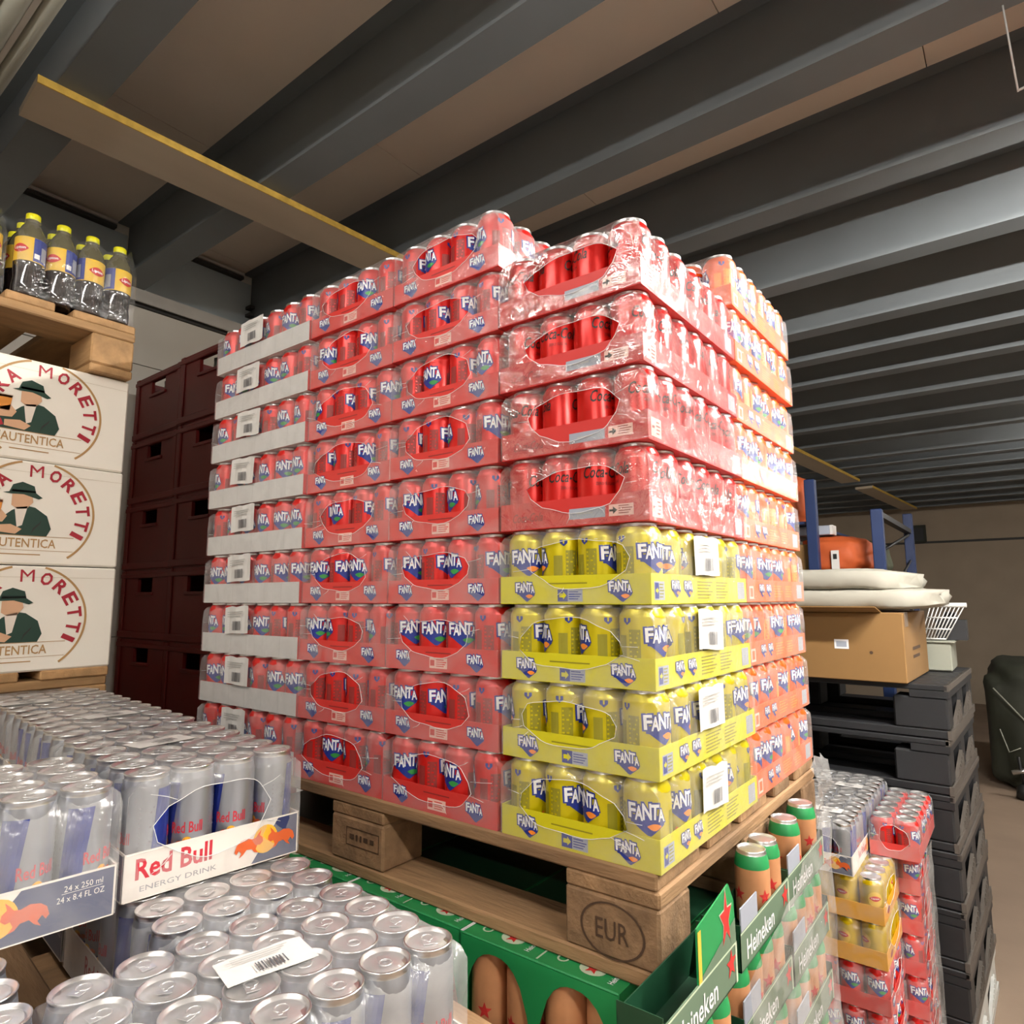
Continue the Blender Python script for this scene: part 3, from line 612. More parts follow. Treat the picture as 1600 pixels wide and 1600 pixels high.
# ================================================================== BEER CARTONS AT THE LEFT
CX = -1.42
def carton_meshes():
    w, h, dp = .40, .2435, .27; b = MB()
    b.box(-dp, 0, -w/2, w/2, .0, h-.001, 'carton', .004)
    mp = plane((.0008,0,0),(0,1,0),(0,0,1))
    rect(b, mp, -w/2+.003, w/2-.003, h-.0275, h-.0268, 'carton_in')
    f = MB(); cy, cz, R = .013, h*.5-.003, .122
    def clip(m): return m
    a_lo = -math.asin(.098/R)
    ring(f, mp, cy, cz, R, .005, 'mor_gold', a_lo, math.radians(75), 40); ring(f, mp, cy, cz, R, .005, 'mor_gold', math.radians(105), PI-a_lo, 40)
    let = 'BIRRA MORETTI'; angs = []
    widths = {'I':.55,'M':1.25,' ':.9}
    tot = sum(widths.get(c,1) for c in let); a = math.radians(212); span = math.radians(244)
    for c in let:
        wd = widths.get(c,1)/tot*span; am = a-wd/2; a -= wd
        if c == ' ': continue
        put_text(f, lift(mp,.0003), c, cy+(R-.021)*math.cos(am), cz+(R-.021)*math.sin(am), .028, 'mor_red', w=(.009 if c == 'I' else .022*widths.get(c,1)), offset=(.0 if c == 'M' else .03 if c != 'I' else .012), rot=am-PI/2)
    put_text(f, lift(mp,.0003), "L'AUTENTICA", cy-.022, cz-.068, .021, 'mor_gold', w=.14, offset=.01)
    rect(f, mp, cy-.09, cy+.085, cz-.0525, cz-.0512, 'mor_gold'); rect(f, mp, cy-.085, cy+.085, cz-.0855, cz-.0845, 'mor_gold')
    lines(f, mp, cy-.06, cy+.045, cz-.098, cz-.092, 1, 'mor_gold')
    # emblem: plain seated figure in a dark green jacket and hat with a glass of beer
    e = plane((.0008,cy-.034,cz-.003),(0,1,0),(0,0,1)); e1 = lift(e,.0003); e2 = lift(e,.0006)
    poly(f, e, [(-.075,-.048),(.062,-.048),(.07,-.03),(.06,.0),(.035,.018),(.012,.022),(-.01,.008),(-.03,-.012),(-.07,-.012),(-.08,-.03)], 'mor_green')
    poly(f, e1, [(-.005,.015),(.02,.02),(.012,-.025),(.002,-.03)], 'mor_shirt')
    poly(f, e1, [(-.012,.02),(-.012,.045),(.004,.056),(.026,.05),(.03,.03),(.018,.014),(.0,.012)], 'mor_skin')
    poly(f, e2, [(-.03,.048),(-.018,.051),(-.012,.068),(.006,.076),(.03,.068),(.034,.052),(.048,.042),(.04,.038),(.01,.047),(-.014,.046)], 'mor_green')
    poly(f, e2, [(-.014,.051),(.034,.052),(.033,.057),(-.013,.057)], 'mor_dark')
    poly(f, e2, [(-.062,-.006),(-.032,-.006),(-.028,.03),(-.062,.03)], 'mor_beer'); poly(f, e2, [(-.063,.024),(-.027,.024),(-.027,.033),(-.063,.033)], 'mor_shirt')
    poly(f, e2, [(-.05,-.022),(-.026,-.02),(-.018,-.006),(-.03,.008),(-.05,.0)], 'mor_skin'); poly(f, e2, [(-.04,-.042),(.0,-.046),(.012,-.034),(-.01,-.024),(-.04,-.028)], 'mor_skin')
    poly(f, e1, [(.03,-.046),(.034,-.03),(.05,-.012),(.047,-.02),(.036,-.034)], 'mor_dark')
    return b.mesh('body'), f.mesh('print')
CB, CP = carton_meshes()
ZP = .193
for lv in range(3):
    for c in range(2):
        for dd in range(2):
            if dd and lv < 2 and False: continue
            where = ('front right' if c == 0 else 'front left') if not dd else ('rear right' if c == 0 else 'rear left')
            lab = 'white beer carton with round red-lettered emblem, %s layer, %s' % (['lowest','middle','top'][lv], where)
            r = empty('beer_carton', lab, 'carton', (CX-.277*dd+random.uniform(-.002,.002), -.117-.2-.402*c, ZP+lv*.245), random.uniform(-.006,.006), 'beer cartons')
            obj('body', CB, r); o = obj('print', CP, r); o['label'] = 'round emblem print in red, gold and green'
pallet('pale wooden pallet with bottles on top of the white beer cartons', (-2.0,-.52,ZP+3*.245+.144), 0, 'pale')
pallet('wooden pallet under the three layers of white beer cartons', (-2.02,-.52,ZP), 0, 'pale')
# lower cartons that carry that pallet
for lv in range(5):
    r = empty('beer_carton', 'white beer carton below the carton pallet, %s layer from the floor' % ORD[lv], 'carton', (-1.5, -.317, FZ+.144+lv*.2358), 0, 'lower beer cartons'); o = obj('body', CB, r); o.scale = (3.9,1.95,.95); o.location = (0,-.2,0)
pallet('wooden pallet on the floor under the lowest beer cartons', (-2.02,-.52,FZ+.144), 0, 'pale')
# ice tea bottles on the upper pallet
b = MB()
b.lathe([(.018,.003,'pet'),(.026,.0,'pet'),(.0315,.012,'pet'),(.032,.03,'pet'),(.0295,.05,'pet'),(.0315,.075,'pet'),(.0318,.088,'pet'),(.0322,.089,'lab_y'),(.0322,.148,'lab_y'),(.0318,.149,'pet_clear'),(.029,.165,'pet_clear'),(.021,.184,'pet_clear'),(.0145,.194,'pet_clear'),(.0135,.198,'pet_clear'),(.0165,.199,'pet_clear'),(.0165,.201,'pet_clear'),(.0125,.202,'pet_clear')], 24)
BOT = b.mesh('bottle')
b = MB(); b.lathe([(.0145,.201,'cap_y'),(.0152,.202,'cap_y'),(.0152,.216,'cap_y'),(.014,.2175,'cap_y'),(.004,.2175,'cap_y')], 20); CAPM = b.mesh('cap')
b = MB()
for th in (0, PI):
    rect(b, cyl(.0326,0,th+PI/2), -.022,.022,.0895,.1475,'lab_b',6); rect(b, cyl(.0328,0,th+PI/2), -.005,.012,.095,.13,'ink_lav',3); rect(b, cyl(.0328,0,th+PI/2), -.02,-.008,.097,.109,'ink_white',3)
    m1 = cyl(.0326,.118,th); strip(b, m1, [-.02+.004*k for k in range(11)], lambda x: .011*(1-(x/.0201)**2), lambda x: -.011*(1-(x/.0201)**2), 'hein_red')
    put_text(b, cyl(.0329,.118,th), 'Lipton', 0, 0, .009, 'ink_white', w=.027, offset=.02)
LABM = b.mesh('bottle_label')
def botpack(c, lab, nx, ny, seed):
    r = empty('bottle_pack', lab, 'bottle pack', c, 0, 'ice tea bottle packs'); rnd = random.Random(seed); d = .0655
    for i in range(nx):
        for j in range(ny):
            o = obj('bottle', BOT, r, (-i*d, -j*d, 0), [0.35,.2,-.9,-.95][j%4] if i == 0 else rnd.uniform(0,6)); obj('cap', CAPM, o); obj('bottle_label', LABM, o)
    f = MB(); n = 8; x = .034; pts = []
    for j in range(ny*4+1):
        y = .034-j*ny*d/(ny*4); m_ = 1-abs(math.sin(PI*(y-.0328)/d)); 
        pts.append((x-.006*m_, y, m_))
    vs = []; Z = [.004,.03,.08,.14,.165,.19,.205]; XO = [0,0,0,-.001,-.006,-.014,-.018]
    for px_, y, m_ in pts:
        for z, xo in zip(Z, XO): vs.append((px_+xo-.008*m_*(z>.15), y, z-(.012*m_ if z > .15 else 0)))
    k = len(Z); f.add(vs, [(i*k+q, i*k+q+1, (i+1)*k+q+1, (i+1)*k+q) for i in range(len(pts)-1) for q in range(k-1)], 'film_bottle', True)
    yr = .034; vs = []; 
    for i in range(9):
        xx = x-i*(nx*d+.0)/8
        for z, xo in zip(Z, XO): vs.append((xx, yr+xo, z))
    f.add(vs, [(i*k+q, (i+1)*k+q, (i+1)*k+q+1, i*k+q+1) for i in range(8) for q in range(k-1)], 'film_bottle', True)
    obj('shrink_film', f, r)
botpack((-1.44,-.158,ZP+3*.245+.1445), 'shrink-wrapped ice tea bottles with yellow caps at the right end of the upper pallet', 3, 4, 1)
botpack((-1.47,-.435,ZP+3*.245+.1445), 'second pack of ice tea bottles cut by the left picture edge', 3, 4, 2)
# ================================================================== RED BOTTLE CRATES
b = MB(); w, h, dp = .40, .2655, .30
def wallholed(m, x0, x1, y0, y1, z1, hx0, hx1, hz0, hz1):
    m.box(x0,hx0,y0,y1,0,z1,'crate'); m.box(hx1,x1,y0,y1,0,z1,'crate'); m.box(hx0,hx1,y0,y1,0,hz0,'crate'); m.box(hx0,hx1,y0,y1,hz1,z1,'crate')
wallholed(b, -w/2, w/2, 0, .012, h, -.06, .06, .18, .235); b.box(-w/2,w/2,dp-.012,dp,0,h,'crate'); b.box(-w/2,-w/2+.012,.012,dp-.012,0,h,'crate'); b.box(w/2-.012,w/2,.012,dp-.012,0,h,'crate'); b.box(-w/2+.01,w/2-.01,.01,dp-.01,0,.01,'crate_in')
CRB = b.mesh('body')
b = MB()
for x in (-w/2+.004, w/2-.034): b.box(x, x+.03, -.006, 0, .0, h, 'crate', .003)
b.box(-w/2, w/2, -.008, 0, h-.03, h-.012, 'crate', .003); b.box(-w/2,w/2,-.008,0,.004,.03,'crate',.003); b.box(-.07,.07,-.007,0,.168,.18,'crate',.002); CRR = b.mesh('rib')
b = MB(); b.lathe([(.02,0,'glass'),(.03,.004,'glass'),(.03,.13,'glass'),(.014,.19,'glass'),(.0125,.215,'glass'),(.0135,.225,'glass'),(.0135,.232,'glass')], 16); GB = b.mesh('glass_bottle')
for c in range(3):
    for k in range(9):
        z = FZ+.144+k*.2667; x = -1.875-.412*c if c < 2 else -2.45
        if c == 2: continue
        lab = 'dark red bottle crate %s, %s from floor' % (['beside the white-sided soda trays','next to the white beer cartons'][c], ORD[k].replace('bottom','first').replace('ninth','topmost'))
        r = empty('bottle_crate', lab, 'crate', (x, .32+.01*c, z), random.uniform(-.01,.01), 'red bottle crates'); obj('body', CRB, r); obj('rib', CRR, r)
    if c < 2:
        for q in (-.03,.035): tag(obj('glass_bottle', GB, None, (x+q, .37+.01*c, FZ+.144+8*.2667+.011)), 'glass bottle in the slot of the top crate %s, %s one' % (['beside the soda trays','next to the beer cartons'][c], 'left' if q < 0 else 'right'), 'bottle', 'bottles in the crates')
pallet('wooden pallet on the floor under the red bottle crates', (-2.05,.72,FZ+.144))
# ================================================================== GREEN BEER PACKS UNDER THE BIG PALLET
def bcan():
    b = MB(); b.lathe([(.026,0,'copper'),(.031,.008,'copper'),(.0315,.05,'copper'),(.0315,.125,'copper'),(.028,.14,'copper'),(.0255,.146,'alu'),(.0265,.149,'alu'),(.024,.149,'alu_lid'),(.023,.145,'alu_lid')], 20)
    for k in range(4): star(b, cyl(.0319,.06,-PI/2+.3+k*1.57), 0, 0, .012, 'hein_red')
    return b.mesh('can')
BC = bcan()
def beer_front():   # carton unit .272 wide (x), open arches on the front (-Y)
    b = MB(); w, dp, h = .272, .40, .164
    b.box(-w/2,w/2,0,dp,.0,.003,'hein_dark'); b.box(-w/2,w/2,dp-.002,dp,0,h,'hein'); b.box(-w/2,-w/2+.002,0,dp,0,h,'hein'); b.box(w/2-.002,w/2,0,dp,0,h,'hein')
    b.box(-w/2,w/2,0,.095,h-.004,h,'hein',.0015); b.box(-w/2,w/2,.095,dp,h-.004,h,'hein_dark')  # rear of top dark green: shade under the pallet put into the colour
    N = 12
    for s in (-1,1):   # arched front wall
        cx = s*w/4; hw = w/4
        xs = [cx-hw+2*hw*k/N for k in range(N+1)]
        def arch(x):
            t = abs(x-cx)/(hw*.9); return .045+.103*math.sqrt(max(0,1-t**2.4)) if t < 1 else .04
        for a, c2 in zip(xs[:-1], xs[1:]):
            za, zc = arch(a), arch(c2)
            b.add([(a,0,za),(c2,0,zc),(c2,0,h-.003),(a,0,h-.003),(a,.0015,za),(c2,.0015,zc),(c2,.0015,h-.003),(a,.0015,h-.003)], [(0,1,2,3),(7,6,5,4),(0,4,5,1)], 'hein')
    b.box(-w/2,w/2,-.0015,0,0,.045,'hein_dark')
    top = plane((0,0,h+.0005),(1,0,0),(0,1,0)); t1 = lift(top,.0003); t2 = lift(top,.0006)
    for s in (-1,1):
        cx = s*w/4
        disc(b, top, cx+.012, .03, .02, 'hein_pale', 18, .016); star(b, t1, cx+.012, .03, .013, 'hein_red')
        put_text(b, t1, 'Heineken', cx+.048, .03, .009, 'ink_white', w=.036, offset=.01, rot=PI/2); ring(b, t1, cx-.035, .028, .006, .003, 'hein_pale', n=14)
        rect(b, t1, cx-.066, cx-.063, .004, .05, 'hein_pale')
        fr = plane((cx,-.002,0),(1,0,0),(0,0,1)); put_text(b, fr, 'Heineken', 0, .022, .016, 'ink_white', w=.08)
    rect(b, t1, -w/2, -w/2+.006, .0, .05, 'ink_white')
    sd = plane((w/2+.0006,dp/2,0),(0,1,0),(0,0,1)); rect(b, sd, -.19,-.165,.02,.15,'ink_white'); rect(b, lift(sd,.0003), -.19,-.165,.02,.11,'lab_y'); star(b, lift(sd,.0002), -.08, .1, .03, 'hein_red'); put_text(b, lift(sd,.0002), 'Heineken', .05, .06, .03, 'ink_white', w=.17)
    return b.mesh('carton')
BF = beer_front()
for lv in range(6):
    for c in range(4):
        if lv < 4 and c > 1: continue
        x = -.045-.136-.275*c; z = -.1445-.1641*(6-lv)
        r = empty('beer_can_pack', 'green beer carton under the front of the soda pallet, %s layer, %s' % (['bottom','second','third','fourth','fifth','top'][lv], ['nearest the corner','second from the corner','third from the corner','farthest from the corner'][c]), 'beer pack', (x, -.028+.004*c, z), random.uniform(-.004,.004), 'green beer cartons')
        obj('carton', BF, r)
        if lv >= 4:
            for q in range(4): obj('can', BC, r, (-.136+.034+q*.068, .036, .0035), q)
            for q in range(4): obj('can', BC, r, (-.136+.034+q*.068, .104, .0035), q)
b = MB(); b.lathe([(.021,0,'copper'),(.026,.008,'copper'),(.0265,.04,'copper'),(.0265,.088,'copper'),(.026,.094,'hein'),(.023,.107,'hein'),(.021,.110,'alu'),(.022,.113,'alu'),(.0205,.113,'alu_lid'),(.019,.110,'alu_lid')], 18); 
for th in (0,1.57,3.14,4.71): star(b, cyl(.0268,.05,th), 0, 0, .011, 'hein_red')
BC2 = b.mesh('can')
def beer_side(w, tall):   # display tray turned to +X, w long along Y
    b = MB(); dp = .056
    b.box(-dp,0,-w/2,w/2,0,.002,'hein_dark'); b.box(-dp,-dp+.0015,-w/2,w/2,0,.05,'hein_dark'); b.box(-.0015,0,-w/2,w/2,0,.05,'hein_grey')
    b.box(-dp,0,-w/2,-w/2+.0015,0,.06,'hein_dark'); b.box(-dp,0,w/2-.0015,w/2,0,.06,'hein_dark')
    mp = plane((.0006,0,0),(0,1,0),(0,0,1)); put_text(b, mp, 'Heineken', -.02 if tall else -.03, .022, .026, 'ink_white', w=.125, offset=.01); star(b, mp, w*.5-.022, .03, .018, 'hein_red')
    rect(b, mp, -w/2, w/2, .0475, .05, 'hein_pale'); rect(b, mp, w/2-.006, w/2, 0, .05, 'hein_pale')
    c = MB(); pts = [(-.065,.0),(.065,.0),(.062,.052),(.045,.078),(-.065,.062)] if tall else [(-.035,.0),(.035,.0),(.035,.03),(-.035,.03)]
    o = w/2-.066 if tall else -w/2+.04
    f0 = [(0,o+y,.05+z) for y,z in pts]; f1 = [(-.002,o+y,.05+z) for y,z in pts]; n = len(pts)
    c.add(f0+f1, [list(range(n)), list(range(n,2*n))[::-1]]+[(k, n+k, n+(k+1)%n, (k+1)%n) for k in range(n)], 'hein' if tall else 'ink_lav')
    if tall:
        mp = plane((.0006,o,.05),(0,1,0),(0,0,1)); star(c, mp, .03, .040, .040, 'hein_pale', sx=.62); star(c, lift(mp,.0003), .03, .040, .035, 'hein_red', sx=.62); rect(c, mp, -.064,-.054,.0,.058,'lab_y')
        poly(c, mp, [(-.054,.0),(.064,.0),(.063,.03),(-.054,.005)], 'hein_grey')
    return b.mesh('tray'), c.mesh('side_panel')
SD = [beer_side(.23, True), beer_side(.232, False), beer_side(.236, False)]
for lv in range(9):
    for c, yc in enumerate((-.012,.238,.476)):
        z = -.149-.118*(8-lv); k2 = 0 if (c == 0 and lv == 8) else max(1, c)
        if c == 0 and lv < 8: yc = -.012
        r = empty('beer_can_tray', 'grey-green beer tray right of the soda pallet, %s layer, %s' % (ORD[lv].replace('ninth','top'), ['near corner with large red star' if lv == 8 else 'near corner','middle','far end'][c]), 'beer tray', (.062+random.uniform(-.002,.002), yc, z), random.uniform(-.004,.004), 'beer display trays')
        t, p = SD[k2]; obj('tray', t, r); obj('side_panel', p, r)
        if lv >= 4:
            keep = [] if (k2 == 0) else ([2,3] if c == 0 or (c == 1 and lv == 8) else [1,3] if c == 2 and lv == 8 else [0,1,2,3])
            n = 4
            for q in keep: obj('can', BC2, r, (-.0285, (q-(n-1)/2)*.0555, .0024), q*1.3)
pallet('wooden pallet on the floor under the green beer cartons', (-.56,.37,FZ+.144))
def crumple(name, nu, nv, P, amp, m, seed, th=0):
    rnd = random.Random(seed); b = MB(); vs = []
    for i in range(nu+1):
        for j in range(nv+1):
            p = Vector(P(i/nu, j/nv)); vs.append(p+Vector([rnd.uniform(-amp,amp) for _ in range(3)]))
    b.add(vs, [(i*(nv+1)+j, (i+1)*(nv+1)+j, (i+1)*(nv+1)+j+1, i*(nv+1)+j+1) for i in range(nu) for j in range(nv)], m, True)
    return b.mesh(name)
w1 = crumple('stretch_wrap', 14, 16, lambda u, v: (.070+.006*math.sin(3*u)+.02*v*v, .12+.49*u, -.04-.12*(1-u)-.85*v), .004, 'wrap', 5)
tag(obj('stretch_wrap', w1), 'clear crinkled stretch wrap around the right side of the green beer packs', 'plastic wrap')
w2 = crumple('loose_wrap', 5, 9, lambda u, v: (.016+.010*math.sin(v*5)+.010*u, .715+.075*u, .012-.15*v), .009, 'wrap', 6)
tag(obj('loose_wrap', w2), 'loose knotted stretch wrap hanging at the far right corner of the soda pallet', 'plastic wrap')
# ================================================================== SECOND CAN STACK AT THE RIGHT
ZS = -1.13; XS = .03; YS = 1.344
for k in range(6):
    kd = 'red' if k < 4 else 'tea'
    pack(kd, kd, (XS-.199, YS+.1326, ZS+k*P3), random.uniform(-.005,.005), ('red soda tray in the small stack under ochre tea trays, %s layer' % ORD[k]) if k < 4 else ('ochre ice tea can tray near the black pallets, %s one' % ['lower','upper'][k-4]), 'trays beside the black pallets', (lambda i, j: j <= 1 or i >= 4) if k != 5 else full)
for k in range(6):
    pack('red','red', (XS+.055-.199, YS+.1326+.272, ZS+k*P3), random.uniform(-.005,.005), 'red soda tray in the rear small stack beside black pallets, %s layer' % ORD[k], 'trays beside the black pallets', (lambda i, j: i >= 4))
pack('red12','red', (XS+.068-.0663, YS+.41, ZS+6*P3+.0006), PI/2, 'narrow red soda can pack on top of the rear small stack', None, full, None, 'soda_can_pack', 6, 2)
for k in range(2):
    pack('rb','rb', (-.15, 1.494+.328*k, ZS+6*P3+.0006), HP, ['energy drink pack on the ochre ice tea trays, front one','energy drink pack behind another on the small stack, near the black pallets'][k], 'energy drink packs on the small stack', full, [((.03,.02,.137),(-PI/2,0,PI/2))], 'energy_drink_pack', 6, 4, DR, TRB, random.choice(FRB), False, 'can pack', TOPLAB)
pallet('wooden pallet on the floor under the small can stack', (-.50,1.56,FZ+.144), 0, 'old')
w3 = crumple('stretch_wrap', 12, 14, lambda u, v: (XS+.064+.004*v, 1.63+.24*u, -.45-.65*v), .002, 'wrap', 9)
tag(obj('stretch_wrap', w3), 'hazy stretch wrap on the side of the small red can stack', 'plastic wrap')
# ================================================================== BLACK PLASTIC PALLETS
def plastic_meshes(m, m2):
    hp = .186; P = {}
    b = MB(); 
    for k in range(7): b.box(-1.2, 0, .0+k*.114, .0+k*.114+.10, hp-.02, hp, m, .003)
    for x in (-1.2,-.66,-.12): b.box(x, x+.12, .0, .784, hp-.045, hp-.02, m)
    P['deck'] = b.mesh('deck')
    b = MB()
    b.box(-.085,.085,-.06,.06,.03,hp-.045,m,.006); P['block'] = b.mesh('block')
    b = MB(); b.box(-1.2,0,-.055,.055,0,.03,m,.004); P['runner'] = b.mesh('runner')
    # ribbed end web with slanted openings
    b = MB()
    for y0 in (.12, .47):
        b.add([(0,y0,.03),(0,y0+.21,.03),(0,y0+.21,.10),(0,y0+.06,.05),(-.012,y0,.03),(-.012,y0+.21,.03),(-.012,y0+.21,.10),(-.012,y0+.06,.05)], [(0,1,2,3),(7,6,5,4),(2,1,5,6),(3,2,6,7),(0,3,7,4)], m2)
        for q in range(5): b.box(0,.004,y0+.08+q*.026,y0+.09+q*.026,.032,.06+q*.008,m2)
    b.box(-.012,.002,.0,.784,hp-.02,hp,m2); b.box(-.012,.002,.0,.784,.0,.03,m2)
    P['web'] = b.mesh('end_web'); return P
PB = plastic_meshes('plastic','plastic_tan'); PW = plastic_meshes('plastic_white','plastic_white')
for k in range(7):
    P = PW if k == 0 else PB; z = .046-.1885*(7-k)
    r = empty('plastic_pallet', ('pale grey plastic pallet at the bottom of the black pallet stack' if k == 0 else 'black plastic pallet in the stack under the cardboard box, %s from top' % ['','sixth','fifth','fourth','third','second','first'][k]), 'pallet', (.163+random.uniform(-.006,.006), 1.99+random.uniform(-.004,.004), max(z, FZ)), -.04+random.uniform(-.006,.006), 'plastic pallets')
    obj('deck', P['deck'], r); obj('end_web', P['web'], r)
    for x in (-.09,-.6,-1.11):
        for y in (.062,.392,.722): obj('block', P['block'], r, (x,y,0))
    for y in (.058,.392,.726): obj('runner', P['runner'], r, (0,y,0))
# cardboard box with open flap
r = empty('cardboard_box', 'large brown cardboard box lying on the black pallets under a white bundle', 'box', (.053,1.945,.047), -.03)
b = MB(); b.box(-.60,0,0,.52,0,.252,'card',.003); obj('body', b, r)
b = MB(); b.obox((-.34,-.035,.262),(.27,0,0),(0,.06,-.012),(0,0,.002),'card'); obj('flap', b, r)
b = MB(); b.box(-.06,.001,.03,.10,.21,.2535,'tape'); b.box(-.0,.0012,.03,.10,.2,.2535,'tape'); obj('tape', b, r)
b = MB(); mp = plane((0,-.0012,0),(1,0,0),(0,0,1)); rect(b, mp, -.235,-.185,.115,.15,'ink_white'); rect(b, lift(mp,.0004), -.228,-.192,.122,.143,'ink_lav'); disc(b, mp, -.36,.17,.014,'ink_grey'); disc(b, mp, -.11,.105,.006,'stamp'); lines(b, plane((.0012,.26,.1),(0,1,0),(0,0,1)), -.1,.1,-.03,.03,2,'stamp'); obj('sticker', b, r)
# folded white sheet bundle
b = MB(); nu, nv = 40, 28; rnd = random.Random(4)
for lay, (z0, hh, xe) in enumerate(((.306,.085,.165),(.380,.088,.085))):
    vs = []
    for i in range(nu+1):
        u = i/nu; x = -.62+(xe+.62)*u; tip = max(0,(u-.78)/.22); sc_ = 1-.55*tip**3
        for j in range(nv):
            a = 2*PI*j/nv; ca_, sa_ = math.cos(a), math.sin(a)
            y = .25*math.copysign(abs(ca_)**.45, ca_)*sc_; z = hh/2*math.copysign(abs(sa_)**.38, sa_)*(1-.35*tip**2)
            fold = tip*.014*math.sin(a*5+u*14)+.003*math.sin(u*21+a*3)+.002*rnd.uniform(-1,1)
            vs.append((x+fold, 1.945+.25+y+fold, z0+hh/2+z-tip*.012*(1 if lay else -.2)+fold*.4))
    fs = [(i*nv+j, (i+1)*nv+j, (i+1)*nv+(j+1)%nv, i*nv+(j+1)%nv) for i in range(nu) for j in range(nv)]+[list(range(nv)), [nu*nv+j for j in range(nv)][::-1]]
    b.add(vs, fs, 'cloth', True)
tag(obj('sheet_bundle', b), 'folded off-white sheet bundle lying on the cardboard box', 'bundle')
# wire shelf leaning on a grey box
b = MB(); b.box(.01,.15,2.50,2.75,.047,.165,'greybox',.005); b.box(.005,.165,2.49,2.76,.163,.172,'greybox',.003)
tag(obj('grey_box', b), 'grey plastic box standing on the black pallets behind the cardboard box', 'box')
b = MB(); p0, p1, q0, q1 = Vector((.045,2.50,.18)), Vector((.135,2.50,.18)), Vector((.085,2.54,.315)), Vector((.205,2.54,.315))
for k in range(9): t = k/8; b.tube([p0.lerp(p1,t), q0.lerp(q1,t)], .0025, 'wire', 5)
for t in (0,.3,.65,1): b.tube([p0.lerp(q0,t), p1.lerp(q1,t)], .0035, 'wire', 5)
b.tube([q0+Vector((-.01,0,.006)), q1+Vector((.01,0,.006))], .010, 'wire', 8)
tag(obj('wire_shelf', b), 'white wire grid shelf leaning on the grey box', 'wire shelf')
b = MB(); b.obox((.15,2.62,.215),(.055,0,0),(0,.05,0),(0,0,.042),'plastic'); b.lathe([(.035,.25,'plastic'),(.02,.29,'plastic')],14,.15,2.62)
tag(obj('black_canister', b), 'small dark canister behind the wire shelf on the grey box', 'canister')
# ================================================================== BLUE RACK WITH BAGS
r = empty('storage_rack', 'blue steel storage rack with orange bags behind the soda stack', 'rack', (-.19,3.2,FZ))
def post(x, y, h):
    b = MB(); b.box(x-.028,x+.028,y-.028,y+.028,0,h,'rack',.004); b.box(x-.05,x+.05,y-.05,y+.05,0,.008,'rack'); obj('post', b, r)
post(0,0,.83-FZ); post(0,1.28,.93-FZ); post(-.33,0,1.03-FZ); post(-1.8,0,1.03-FZ); post(-1.8,1.28,1.03-FZ)
for z in (.5,):
    for y in (0,1.28):
        b = MB(); b.box(-1.8,0,y-.02,y+.02,z-.1-FZ,z-FZ,'rack'); obj('shelf_beam', b, r)
    b = MB(); b.box(-1.8,.0,.02,1.26,z-.012-FZ,z-FZ,'card'); obj('shelf', b, r)
b = MB(); b.box(-1.8,-.36,.0,1.28,.775-FZ,.79-FZ,'rack'); obj('shelf', b, r)
for z0, z1 in ((.3,.6),(.6,.78),(-.1,.3),(-.5,-.1)):
    b = MB(); b.tube([(0,.03,z0-FZ),(0,1.25,z1-FZ)], .009, 'black', 6); obj('brace', b, r)
b = MB(); b.box(-.02,.02,.0,1.28,.79-FZ,.82-FZ,'black'); obj('brace', b, r)
def blob(name, c, sx, sy, sz, m, seed, lab, cat, group=None, p=.6, amp=.05, extra=None):
    rnd = random.Random(seed); bm = bmesh.new(); bmesh.ops.create_icosphere(bm, subdivisions=4, radius=1)
    ph = [rnd.uniform(0,6) for _ in range(9)]
    for v in bm.verts:
        q = v.co.copy(); f = lambda t: math.copysign(abs(t)**p, t)
        n_ = 1+amp*(math.sin(q.x*5+ph[0])*math.sin(q.y*4+ph[1])+.6*math.sin(q.z*9+q.x*6+ph[2])+.4*math.sin(q.y*13+q.z*7+ph[3])+.3*math.sin(q.x*17+q.y*9+ph[4]))
        v.co = Vector((f(q.x)*sx*n_, f(q.y)*sy*n_, (f(q.z) if q.z > -.6 else f(-.6)-.02*(abs(q.z)-.6))*sz*n_))
    zmin = min(v.co.z for v in bm.verts)
    for v in bm.verts: v.co.z -= zmin
    me = bpy.data.meshes.new(name); bm.to_mesh(me); bm.free(); me.materials.append(M[m])
    for pl in me.polygons: pl.use_smooth = True
    o = obj(name, me, None, c); return tag(o, lab, cat, group)
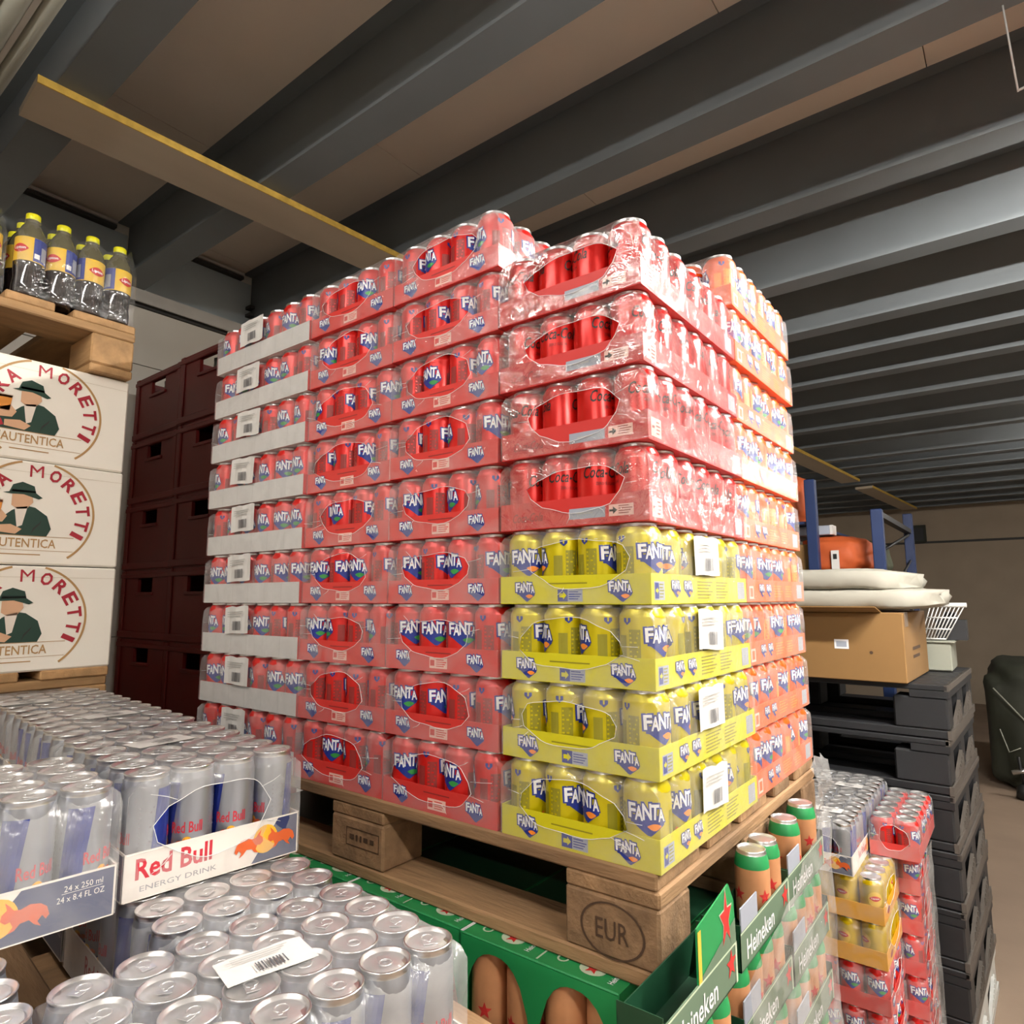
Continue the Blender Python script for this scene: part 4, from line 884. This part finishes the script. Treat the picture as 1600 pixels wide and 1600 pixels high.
blob('orange_bag', (-.46,3.5,.503), .20,.22,.115,'bag_o',11,'bright orange fabric bag on the rack shelf, right one with a white strap','bag','orange bags')
blob('orange_bag', (-.90,3.5,.503), .19,.22,.13,'bag_o',12,'orange fabric bag on the rack shelf behind the orange cans','bag','orange bags')
blob('orange_bag', (-.82,3.5,.793), .22,.2,.18,'bag_o',13,'orange fabric bag on the upper rack level beside the blue post','bag','orange bags')
blob('olive_bag', (-.48,4.15,.503), .2,.2,.125,'bag_g',14,'dark olive bag on the rack behind the orange bags','bag')
b = MB(); b.box(-.445,-.405,3.262,3.272,.505,.62,'paper'); b.box(-.435,-.415,3.26,3.262,.57,.60,'black'); tag(obj('bag_tag', b), 'white tag strip hanging before the right orange bag', 'tag')
b = MB(); b.box(-.64,-.455,3.32,3.42,.718,.772,'ink_lav',.004); b.box(-.455,-.44,3.32,3.42,.718,.773,'paper'); tag(obj('paper_folder', b), 'pale grey folder box hanging between the blue rack posts', 'folder')
b = MB(); b.box(-.75,-.56,2.9,3.1,.0,.0,'card') if False else b.box(-.70,-.52,3.235,3.27,.505,.66,'card',.003); tag(obj('cardboard_sheet', b), 'tan cardboard piece standing on the rack shelf next to the orange cans', 'cardboard')
# ================================================================== BACK AREA
blob('tarp_cover', (.68,6.9,FZ), .62,.6,.57,'tarp',21,'dark green tarpaulin covering a bulky load near the back wall','tarpaulin',None,.35,.03)
b = MB(); b.tube([(.14,6.24,-.42),(.42,6.24,-.78)], .006, 'greybox', 6); b.tube([(.16,6.26,-.76),(.21,6.24,-.94),(.29,6.26,-.90)], .005, 'greybox', 6); tag(obj('strap', b), 'pale strap hanging on the dark green tarpaulin', 'strap')
b = MB(); b.lathe([(.03,FZ,'black'),(.06,FZ+.01,'black'),(.05,FZ+.09,'black'),(.02,FZ+.12,'black')], 14, .29, 6.1); b.tube([(.29,6.1,FZ+.1),(.27,6.1,FZ+.33)], .012, 'black', 8); b.tube([(.22,6.1,FZ+.2),(.35,6.1,FZ+.24)], .02, 'alu', 8)
tag(obj('caster_wheel', b), 'small black caster with a metal fork on the floor at the right edge', 'wheel')
